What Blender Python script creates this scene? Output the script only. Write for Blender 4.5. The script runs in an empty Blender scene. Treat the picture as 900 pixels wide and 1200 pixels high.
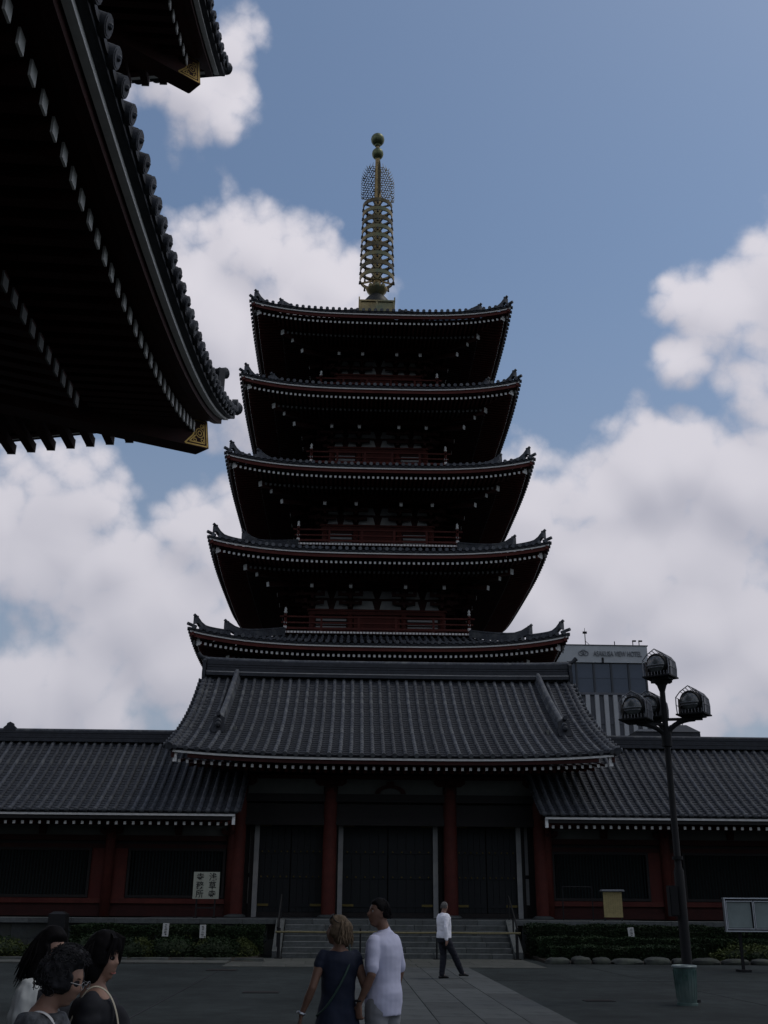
import bpy, math, random
from mathutils import Vector, Matrix, noise
random.seed(7)
SC = bpy.context.scene
COL = SC.collection
PI = math.pi
rad = math.radians

# ------------------------------------------------------------------ camera
cam_d = bpy.data.cameras.new('camera')
cam = bpy.data.objects.new('camera', cam_d)
COL.objects.link(cam)
cam_d.sensor_fit = 'VERTICAL'
cam_d.sensor_height = 24.0
cam_d.lens = 24.0 * 1200.36 / 1200.0
cam_d.clip_start = 0.05
cam_d.clip_end = 4000
PITCH, YAW, ROLL = 0.3659, 0.0334, 0.0071
_f = Vector((math.sin(YAW) * math.cos(PITCH), math.cos(YAW) * math.cos(PITCH), math.sin(PITCH)))
_r = Vector((math.cos(YAW), -math.sin(YAW), 0))
_u = _r.cross(_f)
_r2 = _r * math.cos(ROLL) + _u * math.sin(ROLL)
_u2 = -_r * math.sin(ROLL) + _u * math.cos(ROLL)
cam.matrix_world = Matrix(((_r2.x, _u2.x, -_f.x, 0), (_r2.y, _u2.y, -_f.y, 0), (_r2.z, _u2.z, -_f.z, 1.65), (0, 0, 0, 1)))
SC.camera = cam

SC.view_settings.view_transform = 'Standard'
SC.view_settings.look = 'None'
SC.view_settings.exposure = 0.0
SC.view_settings.gamma = 1.0

# ------------------------------------------------------------------ sun and sky
SUN_EL, SUN_AZ = 62.0, 78.0           # azimuth in degrees from +Y towards +X
sun_d = bpy.data.lights.new('sun', 'SUN')
sun_d.energy = 0.5
sun_d.angle = rad(14)
sun_d.color = (1.0, 0.95, 0.88)
sun = bpy.data.objects.new('sun', sun_d)
COL.objects.link(sun)
_sd = Vector((math.sin(rad(SUN_AZ)) * math.cos(rad(SUN_EL)), math.cos(rad(SUN_AZ)) * math.cos(rad(SUN_EL)), math.sin(rad(SUN_EL))))
sun.rotation_euler = _sd.to_track_quat('Z', 'Y').to_euler()
sun.location = (0, 0, 80)

world = bpy.data.worlds.new('World')
SC.world = world
world.use_nodes = True
NT = world.node_tree
for n in list(NT.nodes):
    NT.nodes.remove(n)

# cloud banks: azimuth, elevation, angular radius in degrees
CLOUDS = [(-17.8, 20.2, 3.4), (-19.8, 18.5, 3.9), (-14.9, 20.6, 1.4), (-8.8, 18.7, 2.9), (-11.8, 15.0, 4.3),
 (-14.2, 10.9, 3.0), (-7.3, 14.1, 4.7), (-6.4, 19.8, 2.4), (-7.2, 34.6, 2.3), (-4.3, 33.0, 2.7), (-9.1, 31.3, 3.9),
 (-1.0, 32.5, 2.0), (-10.6, 34.7, 1.4), (-6.2, 28.7, 3.5), (-11.1, 42.0, 1.9), (-13.9, 43.2, 2.1), (-9.5, 45.0, 0.9),
 (23.6, 30.2, 2.6), (26.2, 31.5, 2.8), (21.8, 31.4, 1.7), (20.7, 28.3, 1.3), (24.6, 27.0, 2.3), (25.6, 24.2, 1.7),
 (18.0, 22.2, 3.2), (14.3, 21.1, 2.5), (10.8, 20.3, 2.9), (21.7, 21.1, 3.4), (24.5, 21.4, 2.9), (15.2, 16.8, 4.4),
 (19.9, 15.6, 4.8), (9.7, 23.4, 1.6), (11.2, 15.1, 4.1), (16.5, 10.8, 4.7), (22.5, 12.7, 3.3), (-17.8, 10.3, 1.9),
 (4.5, 19.1, 5.7), (2.0, 11.5, 6.6),
 (35.5, 30, 5), (38, 20, 8), (-28, 17, 7), (-36, 28, 8), (-52, 18, 10), (-48, 40, 7), (55, 34, 9), (62, 16, 10), (-80, 24, 12),
 (88, 22, 12), (110, 40, 11), (-112, 35, 12), (140, 20, 13), (172, 32, 12), (-150, 18, 13), (-140, 52, 10), (35, 60, 9), (-60, 66, 9), (150, 66, 12)]

def cloud_group():
    g = bpy.data.node_groups.new('cloud_density', 'ShaderNodeTree')
    g.interface.new_socket('Direction', in_out='INPUT', socket_type='NodeSocketVector')
    g.interface.new_socket('Density', in_out='OUTPUT', socket_type='NodeSocketFloat')
    g.interface.new_socket('Body', in_out='OUTPUT', socket_type='NodeSocketFloat')
    N, L = g.nodes, g.links
    gi, go = N.new('NodeGroupInput'), N.new('NodeGroupOutput')
    def vm(op, a, b=None):
        n = N.new('ShaderNodeVectorMath'); n.operation = op
        for k, v in enumerate((a, b)):
            if v is None: continue
            if isinstance(v, tuple): n.inputs[k].default_value = v
            else: L.new(v, n.inputs[k])
        return n
    def mt(op, a, b=None, c=None):
        n = N.new('ShaderNodeMath'); n.operation = op
        for k, v in enumerate((a, b, c)):
            if v is None: continue
            if isinstance(v, (int, float)): n.inputs[k].default_value = v
            else: L.new(v, n.inputs[k])
        return n.outputs[0]
    d = gi.outputs[0]
    def nz(scale, detail, rough, col=False):
        n = N.new('ShaderNodeTexNoise'); n.inputs['Scale'].default_value = scale
        n.inputs['Detail'].default_value = detail; n.inputs['Roughness'].default_value = rough
        L.new(d, n.inputs['Vector'])
        return n.outputs['Color'] if col else n.outputs['Fac']
    w = vm('SUBTRACT', nz(7, 2, .5, True), (.5, .5, .5)).outputs[0]
    s = N.new('ShaderNodeVectorMath'); s.operation = 'SCALE'; L.new(w, s.inputs[0]); s.inputs['Scale'].default_value = .04
    p = vm('ADD', d, s.outputs[0]).outputs[0]
    p = vm('NORMALIZE', p).outputs[0]
    cur = None
    for az, el, r in CLOUDS:
        c = (math.sin(rad(az)) * math.cos(rad(el)), math.cos(rad(az)) * math.cos(rad(el)), math.sin(rad(el)))
        r = rad(r * 1.08)
        # 1 - dist^2/r^2 with dist^2 ~ 2 - 2 dot
        k = 2.0 / (r * r)
        dt = vm('DOT_PRODUCT', p, c).outputs['Value']
        v = mt('MULTIPLY_ADD', dt, k, 1.0 - k)
        v = mt('MULTIPLY', v, min(1.0, r / 0.07))
        cur = v if cur is None else mt('SMOOTH_MAX', cur, v, .35)
    f1 = mt('MULTIPLY_ADD', nz(12, 9, .55), 1.35, -.62)
    f2 = mt('MULTIPLY_ADD', nz(42, 5, .6), 1.0, -.5)
    vo = N.new('ShaderNodeTexVoronoi'); vo.inputs['Scale'].default_value = 17; L.new(p, vo.inputs['Vector'])
    f3 = mt('MULTIPLY_ADD', vo.outputs['Distance'], -1.0, .62)
    vo2 = N.new('ShaderNodeTexVoronoi'); vo2.inputs['Scale'].default_value = 46; L.new(p, vo2.inputs['Vector'])
    f4 = mt('MULTIPLY_ADD', vo2.outputs['Distance'], -.8, .36)
    fl = mt('MULTIPLY_ADD', nz(9, 3, .5), 1.3, -.6)
    body = mt('ADD', mt('ADD', cur, fl), f3)
    cur = mt('ADD', mt('ADD', mt('ADD', mt('ADD', cur, f1), f2), f3), f4)
    L.new(body, go.inputs[1])
    L.new(cur, go.inputs[0])
    return g

CG = cloud_group()
N, L = NT.nodes, NT.links
tc = N.new('ShaderNodeTexCoord')
sky = N.new('ShaderNodeTexSky'); sky.sky_type = 'NISHITA'; sky.sun_disc = False
sky.sun_elevation = rad(SUN_EL); sky.sun_rotation = rad(SUN_AZ); sky.air_density = 1.0; sky.dust_density = 1.2; sky.ozone_density = 1.6
skb = N.new('ShaderNodeMixRGB'); skb.blend_type = 'MULTIPLY'; skb.inputs[0].default_value = 1
skb.inputs[2].default_value = (.092, .100, .102, 1)
L.new(sky.outputs[0], skb.inputs[1])
nrm = N.new('ShaderNodeVectorMath'); nrm.operation = 'NORMALIZE'; L.new(tc.outputs['Generated'], nrm.inputs[0])
def cg(vec):
    n = N.new('ShaderNodeGroup'); n.node_tree = CG; L.new(vec, n.inputs[0]); return n.outputs
d0 = cg(nrm.outputs[0])
up = N.new('ShaderNodeVectorMath'); up.operation = 'ADD'; L.new(nrm.outputs[0], up.inputs[0]); up.inputs[1].default_value = (.012, 0, .035)
d1 = cg(up.outputs[0])
al = N.new('ShaderNodeMapRange'); al.interpolation_type = 'SMOOTHSTEP'; L.new(d0[0], al.inputs[0])
al.inputs[1].default_value = -.55; al.inputs[2].default_value = .6; al.inputs[4].default_value = .95
sub = N.new('ShaderNodeMath'); sub.operation = 'SUBTRACT'; L.new(d0[1], sub.inputs[0]); L.new(d1[1], sub.inputs[1])
sh = N.new('ShaderNodeMapRange'); sh.interpolation_type = 'SMOOTHSTEP'; L.new(sub.outputs[0], sh.inputs[0])
sh.inputs[1].default_value = -1.5; sh.inputs[2].default_value = .9
ccol = N.new('ShaderNodeMixRGB'); ccol.inputs[1].default_value = (.41, .41, .485, 1); ccol.inputs[2].default_value = (.76, .73, .785, 1)
L.new(sh.outputs[0], ccol.inputs[0])
# low haze: the sky pales to grey towards the horizon
sep = N.new('ShaderNodeSeparateXYZ'); L.new(nrm.outputs[0], sep.inputs[0])
hz = N.new('ShaderNodeMapRange'); hz.interpolation_type = 'SMOOTHSTEP'; L.new(sep.outputs[2], hz.inputs[0])
hz.inputs[1].default_value = .05; hz.inputs[2].default_value = .62; hz.inputs[3].default_value = .8; hz.inputs[4].default_value = .10
hmix = N.new('ShaderNodeMixRGB'); hmix.inputs[2].default_value = (.29, .33, .41, 1)
L.new(hz.outputs[0], hmix.inputs[0]); L.new(skb.outputs[0], hmix.inputs[1])
hlow = N.new('ShaderNodeMath'); hlow.operation = 'MULTIPLY'; hlow.inputs[1].default_value = .6; L.new(hz.outputs[0], hlow.inputs[0])
ccol2 = N.new('ShaderNodeMixRGB'); ccol2.inputs[2].default_value = (.385, .395, .46, 1); L.new(hlow.outputs[0], ccol2.inputs[0]); L.new(ccol.outputs[0], ccol2.inputs[1])
cm = N.new('ShaderNodeMixRGB'); L.new(al.outputs[0], cm.inputs[0]); L.new(hmix.outputs[0], cm.inputs[1]); L.new(ccol2.outputs[0], cm.inputs[2])
bg = N.new('ShaderNodeBackground'); bg.inputs[1].default_value = 1.0
L.new(cm.outputs[0], bg.inputs[0])
wo = N.new('ShaderNodeOutputWorld'); L.new(bg.outputs[0], wo.inputs[0])

# ------------------------------------------------------------------ materials
MATS = {}
def mat(name, col, rough=.7, metal=0, var=.0, nscale=6, bump=0, bscale=30, stain=None, spec=.25, rnd=0):
    if name in MATS: return MATS[name]
    m = bpy.data.materials.new(name); m.use_nodes = True
    nt = m.node_tree; b = nt.nodes['Principled BSDF']
    b.inputs['Roughness'].default_value = rough; b.inputs['Metallic'].default_value = metal
    b.inputs['Specular IOR Level'].default_value = spec
    c = (*col, 1)
    b.inputs['Base Color'].default_value = c
    out = None
    geo = nt.nodes.new('ShaderNodeTexCoord')
    if var:
        n = nt.nodes.new('ShaderNodeTexNoise'); n.inputs['Scale'].default_value = nscale; n.inputs['Detail'].default_value = 6; n.inputs['Roughness'].default_value = .65
        nt.links.new(geo.outputs['Object'], n.inputs['Vector'])
        r = nt.nodes.new('ShaderNodeMapRange'); r.inputs[1].default_value = .3; r.inputs[2].default_value = .7
        r.inputs[3].default_value = 1 - var; r.inputs[4].default_value = 1 + var
        nt.links.new(n.outputs['Fac'], r.inputs[0])
        x = nt.nodes.new('ShaderNodeMixRGB'); x.blend_type = 'MULTIPLY'; x.inputs[0].default_value = 1
        x.inputs[1].default_value = c; nt.links.new(r.outputs[0], x.inputs[2]); out = x.outputs[0]
        if stain:
            n2 = nt.nodes.new('ShaderNodeTexNoise'); n2.inputs['Scale'].default_value = nscale * .23; n2.inputs['Detail'].default_value = 8
            nt.links.new(geo.outputs['Object'], n2.inputs['Vector'])
            r2 = nt.nodes.new('ShaderNodeMapRange'); r2.inputs[1].default_value = .5; r2.inputs[2].default_value = .68
            nt.links.new(n2.outputs['Fac'], r2.inputs[0])
            y = nt.nodes.new('ShaderNodeMixRGB'); nt.links.new(r2.outputs[0], y.inputs[0]); nt.links.new(out, y.inputs[1])
            y.inputs[2].default_value = (*stain, 1); out = y.outputs[0]
        rr = nt.nodes.new('ShaderNodeMapRange'); rr.inputs[3].default_value = max(.05, rough - .12); rr.inputs[4].default_value = min(1, rough + .12)
        nt.links.new(n.outputs['Fac'], rr.inputs[0]); nt.links.new(rr.outputs[0], b.inputs['Roughness'])
    if rnd:
        oi = nt.nodes.new('ShaderNodeObjectInfo')
        r = nt.nodes.new('ShaderNodeMapRange'); r.inputs[3].default_value = 1 - rnd; r.inputs[4].default_value = 1 + rnd
        nt.links.new(oi.outputs['Random'], r.inputs[0])
        x = nt.nodes.new('ShaderNodeMixRGB'); x.blend_type = 'MULTIPLY'; x.inputs[0].default_value = 1
        if out: nt.links.new(out, x.inputs[1])
        else: x.inputs[1].default_value = c
        nt.links.new(r.outputs[0], x.inputs[2]); out = x.outputs[0]
    if out: nt.links.new(out, b.inputs['Base Color'])
    if bump:
        n = nt.nodes.new('ShaderNodeTexNoise'); n.inputs['Scale'].default_value = bscale; n.inputs['Detail'].default_value = 5
        nt.links.new(geo.outputs['Object'], n.inputs['Vector'])
        bp = nt.nodes.new('ShaderNodeBump'); bp.inputs['Strength'].default_value = bump; bp.inputs['Distance'].default_value = .02
        nt.links.new(n.outputs['Fac'], bp.inputs['Height']); nt.links.new(bp.outputs[0], b.inputs['Normal'])
    MATS[name] = m
    return m

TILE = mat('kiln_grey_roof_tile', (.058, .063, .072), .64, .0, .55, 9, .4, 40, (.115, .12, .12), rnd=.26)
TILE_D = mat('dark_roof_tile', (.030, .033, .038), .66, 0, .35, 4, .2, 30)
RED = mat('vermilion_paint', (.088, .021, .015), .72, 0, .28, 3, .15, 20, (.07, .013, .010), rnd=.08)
RED_D = mat('shaded_red_paint', (.035, .009, .007), .75, 0, .3, 3, .1, 20)  # the vermilion again, darkened in colour for shade on undersides and beams
WHITE = mat('white_paint', (.80, .79, .75), .6, 0, .10, 8)
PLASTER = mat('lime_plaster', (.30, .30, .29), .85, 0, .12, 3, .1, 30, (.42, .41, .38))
PLASTER_SH = mat('shaded_plaster', (.11, .115, .105), .85, 0, .12, 3, .1, 30, (.12, .12, .11))  # same plaster, the shade under the eaves put into its colour
TIPGREY = mat('shaded_white_paint', (.17, .17, .165), .7, 0, .2, 8)  # white tips of the inner rafter row, eave shade put into the colour
DARKWOOD = mat('dark_stained_wood', (.014, .012, .011), .6, 0, .3, 5, .15, 25)
DOOR = mat('black_green_lacquer', (.007, .009, .010), .55, 0, .3, 3)
GREENBAR = mat('dark_green_lattice', (.005, .011, .011), .6, 0, .3, 6)
GOLD = mat('gilt_metal', (.42, .28, .08), .42, .75, .3, 9)
BRONZE = mat('weathered_gilt_bronze', (.30, .22, .10), .42, .6, .55, 1.6, .1, 20, (.12, .15, .10))
BRONZE_D = mat('dark_bronze', (.035, .036, .032), .5, .5, .35, 4)
VERDI = mat('green_bronze', (.13, .15, .08), .42, .6, .35, 3)
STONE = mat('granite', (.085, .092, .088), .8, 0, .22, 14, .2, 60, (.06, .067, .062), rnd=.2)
STONE_D = mat('dark_granite', (.05, .055, .052), .85, 0, .25, 10, .3, 40, (.05, .055, .045), rnd=.18)  # darker granite for face stones and cores
SLAB = mat('paving_granite', (.066, .072, .070), .8, 0, .16, 9, .15, 70, (.042, .048, .046), rnd=.22)
KERB = mat('pale_kerb_granite', (.060, .064, .055), .8, 0, .16, 9, .15, 60, (.09, .09, .08), rnd=.12)
IRON = mat('black_painted_iron', (.007, .0075, .008), .7, .0, .2, 8)
STEEL = mat('brushed_aluminium', (.42, .44, .46), .4, .8, .12, 10)
WIRE = mat('grey_wire', (.20, .205, .215), .5, .5, .1, 10)

def ground_mat():
    m = bpy.data.materials.new('asphalt'); m.use_nodes = True; nt = m.node_tree; b = nt.nodes['Principled BSDF']
    tcn = nt.nodes.new('ShaderNodeTexCoord')
    def nz(s, d, r=.6):
        n = nt.nodes.new('ShaderNodeTexNoise'); n.inputs['Scale'].default_value = s; n.inputs['Detail'].default_value = d; n.inputs['Roughness'].default_value = r
        nt.links.new(tcn.outputs['Object'], n.inputs['Vector']); return n.outputs['Fac']
    a = nz(.35, 6); c = nz(90, 3); e = nz(2.3, 8, .7)
    def ramp(src, lo, hi, v0, v1):
        r = nt.nodes.new('ShaderNodeMapRange'); nt.links.new(src, r.inputs[0]); r.inputs[1].default_value = lo; r.inputs[2].default_value = hi; r.inputs[3].default_value = v0; r.inputs[4].default_value = v1; return r.outputs[0]
    m1 = nt.nodes.new('ShaderNodeMath'); m1.operation = 'MULTIPLY'; nt.links.new(ramp(a, .3, .7, .6, 1.4), m1.inputs[0]); nt.links.new(ramp(c, .3, .7, .7, 1.3), m1.inputs[1])
    m2 = nt.nodes.new('ShaderNodeMath'); m2.operation = 'MULTIPLY'; nt.links.new(m1.outputs[0], m2.inputs[0]); nt.links.new(ramp(e, .35, .65, .72, 1.22), m2.inputs[1])
    x = nt.nodes.new('ShaderNodeMixRGB'); x.blend_type = 'MULTIPLY'; x.inputs[0].default_value = 1; x.inputs[1].default_value = (.0245, .030, .029, 1)
    nt.links.new(m2.outputs[0], x.inputs[2]); nt.links.new(x.outputs[0], b.inputs['Base Color'])
    b.inputs['Roughness'].default_value = .88; b.inputs['Specular IOR Level'].default_value = .12
    bp = nt.nodes.new('ShaderNodeBump'); bp.inputs['Strength'].default_value = .35; bp.inputs['Distance'].default_value = .01
    nt.links.new(c, bp.inputs['Height']); nt.links.new(bp.outputs[0], b.inputs['Normal'])
    return m
ASPHALT = ground_mat()

# ------------------------------------------------------------------ mesh helpers
def WM(o):
    m = Matrix.Translation(o.location) @ o.rotation_euler.to_matrix().to_4x4()
    if o.parent: m = WM(o.parent) @ o.matrix_parent_inverse @ m
    return m
def setpar(o, p):
    if p is not None:
        o.parent = p; o.matrix_parent_inverse = WM(p).inverted()
def tag(o, label=None, cat=None, group=None, kind=None):
    if label: o['label'] = label
    if cat: o['category'] = cat
    if group: o['group'] = group
    if kind: o['kind'] = kind
    return o
def empty(name, loc=(0, 0, 0), parent=None, rz=0):
    o = bpy.data.objects.new(name, None); COL.objects.link(o); o.location = loc; o.rotation_euler = (0, 0, rz)
    o.empty_display_size = .3
    setpar(o, parent); return o

class MB:
    def __init__(s): s.v = []; s.f = []; s.m = []
    def face(s, idx, m=0): s.f.append(idx); s.m.append(m)
    def quad(s, a, b, c, d, m=0):
        n = len(s.v); s.v += [tuple(a), tuple(b), tuple(c), tuple(d)]; s.face((n, n + 1, n + 2, n + 3), m)
    def poly(s, pts, m=0):
        n = len(s.v); s.v += [tuple(p) for p in pts]; s.face(tuple(range(n, n + len(pts))), m)
    def box(s, c, d, m=0, R=None, ms=None):
        n = len(s.v); hx, hy, hz_ = d[0] / 2, d[1] / 2, d[2] / 2
        for x, y, z in ((-1, -1, -1), (1, -1, -1), (1, 1, -1), (-1, 1, -1), (-1, -1, 1), (1, -1, 1), (1, 1, 1), (-1, 1, 1)):
            p = Vector((x * hx, y * hy, z * hz_))
            if R is not None: p = R @ p
            s.v.append((p.x + c[0], p.y + c[1], p.z + c[2]))
        for k, q in enumerate(((0, 3, 2, 1), (4, 5, 6, 7), (0, 1, 5, 4), (1, 2, 6, 5), (2, 3, 7, 6), (3, 0, 4, 7))):
            s.face(tuple(n + i for i in q), ms[k] if ms else m)
    def hexa(s, p, m=0):
        n = len(s.v); s.v += [tuple(a) for a in p]
        for q in ((0, 3, 2, 1), (4, 5, 6, 7), (0, 1, 5, 4), (1, 2, 6, 5), (2, 3, 7, 6), (3, 0, 4, 7)): s.face(tuple(n + i for i in q), m)
    def beam(s, a, b, w, h, m=0, up=(0, 0, 1), mend=None):
        a, b = Vector(a), Vector(b); d = (b - a); l = d.length
        if l < 1e-6: return
        d /= l; x = d.cross(Vector(up)); 
        if x.length < 1e-4: x = d.cross(Vector((0, 1, 0)))
        x.normalize(); z = x.cross(d)
        P = [a - x * w / 2 - z * h / 2, a + x * w / 2 - z * h / 2, b + x * w / 2 - z * h / 2, b - x * w / 2 - z * h / 2,
             a - x * w / 2 + z * h / 2, a + x * w / 2 + z * h / 2, b + x * w / 2 + z * h / 2, b - x * w / 2 + z * h / 2]
        n = len(s.v); s.v += [tuple(p) for p in P]
        for k, q in enumerate(((0, 3, 2, 1), (4, 5, 6, 7), (0, 1, 5, 4), (1, 2, 6, 5), (2, 3, 7, 6), (3, 0, 4, 7))):
            s.face(tuple(n + i for i in q), mend if (mend is not None and k == 4) else m)
    def tube(s, pts, r, n=8, m=0, cap=True, sx=1.0, sy=1.0, up=(0, 0, 1), round_=False):
        pts = [Vector(p) for p in pts]; rs = r if isinstance(r, (list, tuple)) else [r] * len(pts)
        rs = list(rs)
        if round_:
            d0 = (pts[0] - pts[1]).normalized(); d1 = (pts[-1] - pts[-2]).normalized(); r0, r1 = rs[0], rs[-1]
            pts = [pts[0] + d0 * r0 * .95, pts[0] + d0 * r0 * .7] + pts + [pts[-1] + d1 * r1 * .7, pts[-1] + d1 * r1 * .95]
            rs = [r0 * .3, r0 * .72] + rs + [r1 * .72, r1 * .3]
        base = len(s.v); prev = None
        for i, p in enumerate(pts):
            t = (pts[min(i + 1, len(pts) - 1)] - pts[max(i - 1, 0)])
            if t.length < 1e-9: t = Vector((0, 0, 1))
            t.normalize()
            if prev is None:
                a = t.cross(Vector(up))
                if a.length < 1e-3: a = t.cross(Vector((1, 0, 0)))
                a.normalize()
            else:
                a = prev - t * prev.dot(t); a.normalize()
            prev = a; b = t.cross(a)
            for k in range(n):
                q = p + (a * math.cos(2 * PI * k / n) * sx + b * math.sin(2 * PI * k / n) * sy) * rs[i]
                s.v.append(tuple(q))
        for i in range(len(pts) - 1):
            for k in range(n):
                k2 = (k + 1) % n
                s.face((base + i * n + k, base + i * n + k2, base + (i + 1) * n + k2, base + (i + 1) * n + k), m)
        if cap:
            s.face(tuple(base + k for k in range(n))[::-1], m); e = base + (len(pts) - 1) * n
            s.face(tuple(e + k for k in range(n)), m)
    def lathe(s, prof, c=(0, 0, 0), n=24, m=0, cap=True, sx=1, sy=1):
        base = len(s.v)
        for r, z in prof:
            for k in range(n): s.v.append((c[0] + r * sx * math.cos(2 * PI * k / n), c[1] + r * sy * math.sin(2 * PI * k / n), c[2] + z))
        for i in range(len(prof) - 1):
            for k in range(n):
                k2 = (k + 1) % n; s.face((base + i * n + k, base + i * n + k2, base + (i + 1) * n + k2, base + (i + 1) * n + k), m)
        if cap:
            s.face(tuple(base + k for k in range(n))[::-1], m); e = base + (len(prof) - 1) * n; s.face(tuple(e + k for k in range(n)), m)
    def ball(s, c, r, n=16, k=10, m=0, sx=1, sy=1, sz=1):
        s.lathe([(max(1e-4, r * math.sin(PI * i / k)), -r * sz * math.cos(PI * i / k)) for i in range(k + 1)], c, n, m, True, sx, sy)
    def prism(s, poly, o, ax, ay, dn, m=0):
        # closed outline poly (2d) in plane (ax, ay) at o, pushed along dn
        o, ax, ay, dn = Vector(o), Vector(ax), Vector(ay), Vector(dn); n = len(s.v); k = len(poly)
        for e in (Vector((0, 0, 0)), dn):
            for a, b in poly: s.v.append(tuple(o + ax * a + ay * b + e))
        s.face(tuple(n + i for i in range(k))[::-1], m); s.face(tuple(n + k + i for i in range(k)), m)
        for i in range(k): s.face((n + i, n + (i + 1) % k, n + k + (i + 1) % k, n + k + i), m)
    def sweep(s, pts, w, h, m=0, side=(0, 1, 0)):
        # rectangular board along pts; w along side, h along z
        sd = Vector(side); base = len(s.v)
        for p in pts:
            p = Vector(p)
            for a, b in ((-1, -1), (1, -1), (1, 1), (-1, 1)): s.v.append(tuple(p + sd * a * w / 2 + Vector((0, 0, b * h / 2))))
        for i in range(len(pts) - 1):
            for k in range(4):
                k2 = (k + 1) % 4; s.face((base + i * 4 + k, base + i * 4 + k2, base + i * 4 + 4 + k2, base + i * 4 + 4 + k), m)
        e = base + (len(pts) - 1) * 4
        s.face((base, base + 1, base + 2, base + 3), m); s.face((e + 3, e + 2, e + 1, e), m)
    def grid(s, rows, m=0):
        base = len(s.v); w = len(rows[0])
        for r in rows: s.v += [tuple(p) for p in r]
        for i in range(len(rows) - 1):
            for k in range(w - 1): s.face((base + i * w + k, base + i * w + k + 1, base + (i + 1) * w + k + 1, base + (i + 1) * w + k), m)
    def mesh(s, name, mats, smooth=False, off=(0, 0, 0)):
        me = bpy.data.meshes.new(name)
        me.from_pydata([(a - off[0], b - off[1], c - off[2]) for a, b, c in s.v], [], s.f)
        for x in (mats if isinstance(mats, (list, tuple)) else [mats]): me.materials.append(x)
        if any(s.m): me.polygons.foreach_set('material_index', s.m)
        if smooth: me.polygons.foreach_set('use_smooth', [True] * len(s.f))
        me.update()
        return me
    def build(s, name, mats, parent=None, smooth=False, kind=None, origin=None, label=None):
        xs, ys, zs = zip(*s.v)
        off = origin or ((min(xs) + max(xs)) / 2, (min(ys) + max(ys)) / 2, (min(zs) + max(zs)) / 2)
        o = bpy.data.objects.new(name, s.mesh(name, mats, smooth, off)); COL.objects.link(o); o.location = off
        if smooth:
            try: o.data.set_sharp_from_angle(angle=rad(40))
            except Exception: pass
        setpar(o, parent)
        if kind: o['kind'] = kind
        if label: o['label'] = label
        return o
def place(name, me, loc, parent=None, rot=(0, 0, 0)):
    o = bpy.data.objects.new(name, me); COL.objects.link(o); o.location = loc; o.rotation_euler = rot; setpar(o, parent); return o
def rename_mesh(o): o.data.name = o.name
def copy_tree(o, loc=None, rz=None, parent=None):
    # a thing with copies of its parts and sub-parts
    c = o.copy(); COL.objects.link(c)
    if parent is not None: c.parent = parent
    if loc is not None: c.location = loc
    if rz is not None: c.rotation_euler = (0, 0, rz)
    for ch in list(o.children): copy_tree(ch, parent=c)
    return c
def lerp(a, b, t): return a + (b - a) * t
def smooth01(t): t = max(0, min(1, t)); return t * t * (3 - 2 * t)

# ------------------------------------------------------------------ ground, paving
g = MB(); g.quad((-900, -900, 0), (900, -900, 0), (900, 1500, 0), (-900, 1500, 0))
go_ = g.build('ground', ASPHALT, kind='structure')

XG, YC, HP = 1.757, 42.5, 1.16      # gate axis, front column line, platform height
pth = empty('stone_path', (XG, 17, 0)); pth['kind'] = 'structure'
slab_me = {}
def slab(x0, x1, y0, y1, z0, z1, parent, m=SLAB, name='slab', gap=.006, bev=.006, jit=0):
    b = MB(); x0 += gap; x1 -= gap; y0 += gap; y1 -= gap; z1 += random.uniform(-jit, jit)
    zb = z1 - bev
    b.v = [(x0, y0, z0), (x1, y0, z0), (x1, y1, z0), (x0, y1, z0), (x0, y0, zb), (x1, y0, zb), (x1, y1, zb), (x0, y1, zb),
           (x0 + bev, y0 + bev, z1), (x1 - bev, y0 + bev, z1), (x1 - bev, y1 - bev, z1), (x0 + bev, y1 - bev, z1)]
    for q in ((0, 1, 5, 4), (1, 2, 6, 5), (2, 3, 7, 6), (3, 0, 4, 7), (4, 5, 9, 8), (5, 6, 10, 9), (6, 7, 11, 10), (7, 4, 8, 11), (8, 9, 10, 11)): b.face(q)
    return b.build(name, m, parent)
xs_ = [.05, .74, 1.44, 2.14, 2.82, 3.52]
for i in range(5):
    y = 8.0 - (i % 2) * .7
    while y < 31.3:
        l = 1.45 + random.uniform(-.25, .3)
        slab(xs_[i], xs_[i + 1], y, min(y + l, 31.3), -.05, .010, pth, jit=.0015); y += l
# landing of pale slabs before the steps and the kerb strip at the left
land = empty('stone_landing', (XG, 33, 0)); land['kind'] = 'structure'
for r, (ya, yb) in enumerate(((31.3, 32.7), (32.7, 34.2), (34.2, 36.05))):
    x = -2.9 + (r % 2) * .5
    slab(-3.4, x, ya, yb, -.05, .016, land, KERB, jit=.001)
    while x < 5.6:
        x2 = min(x + 1.25, 5.75); slab(x, x2, ya, yb, -.05, .016, land, KERB, jit=.001); x = x2
ks = empty('kerb_strip', (-12, 33.2, 0)); ks['kind'] = 'structure'
x = -30.0
while x < -3.5:
    x2 = min(x + 1.6, -3.42); slab(x, x2, 32.55, 33.75, -.05, .05, ks, KERB, 'kerb_stone', bev=.012, jit=.002); x = x2
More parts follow.
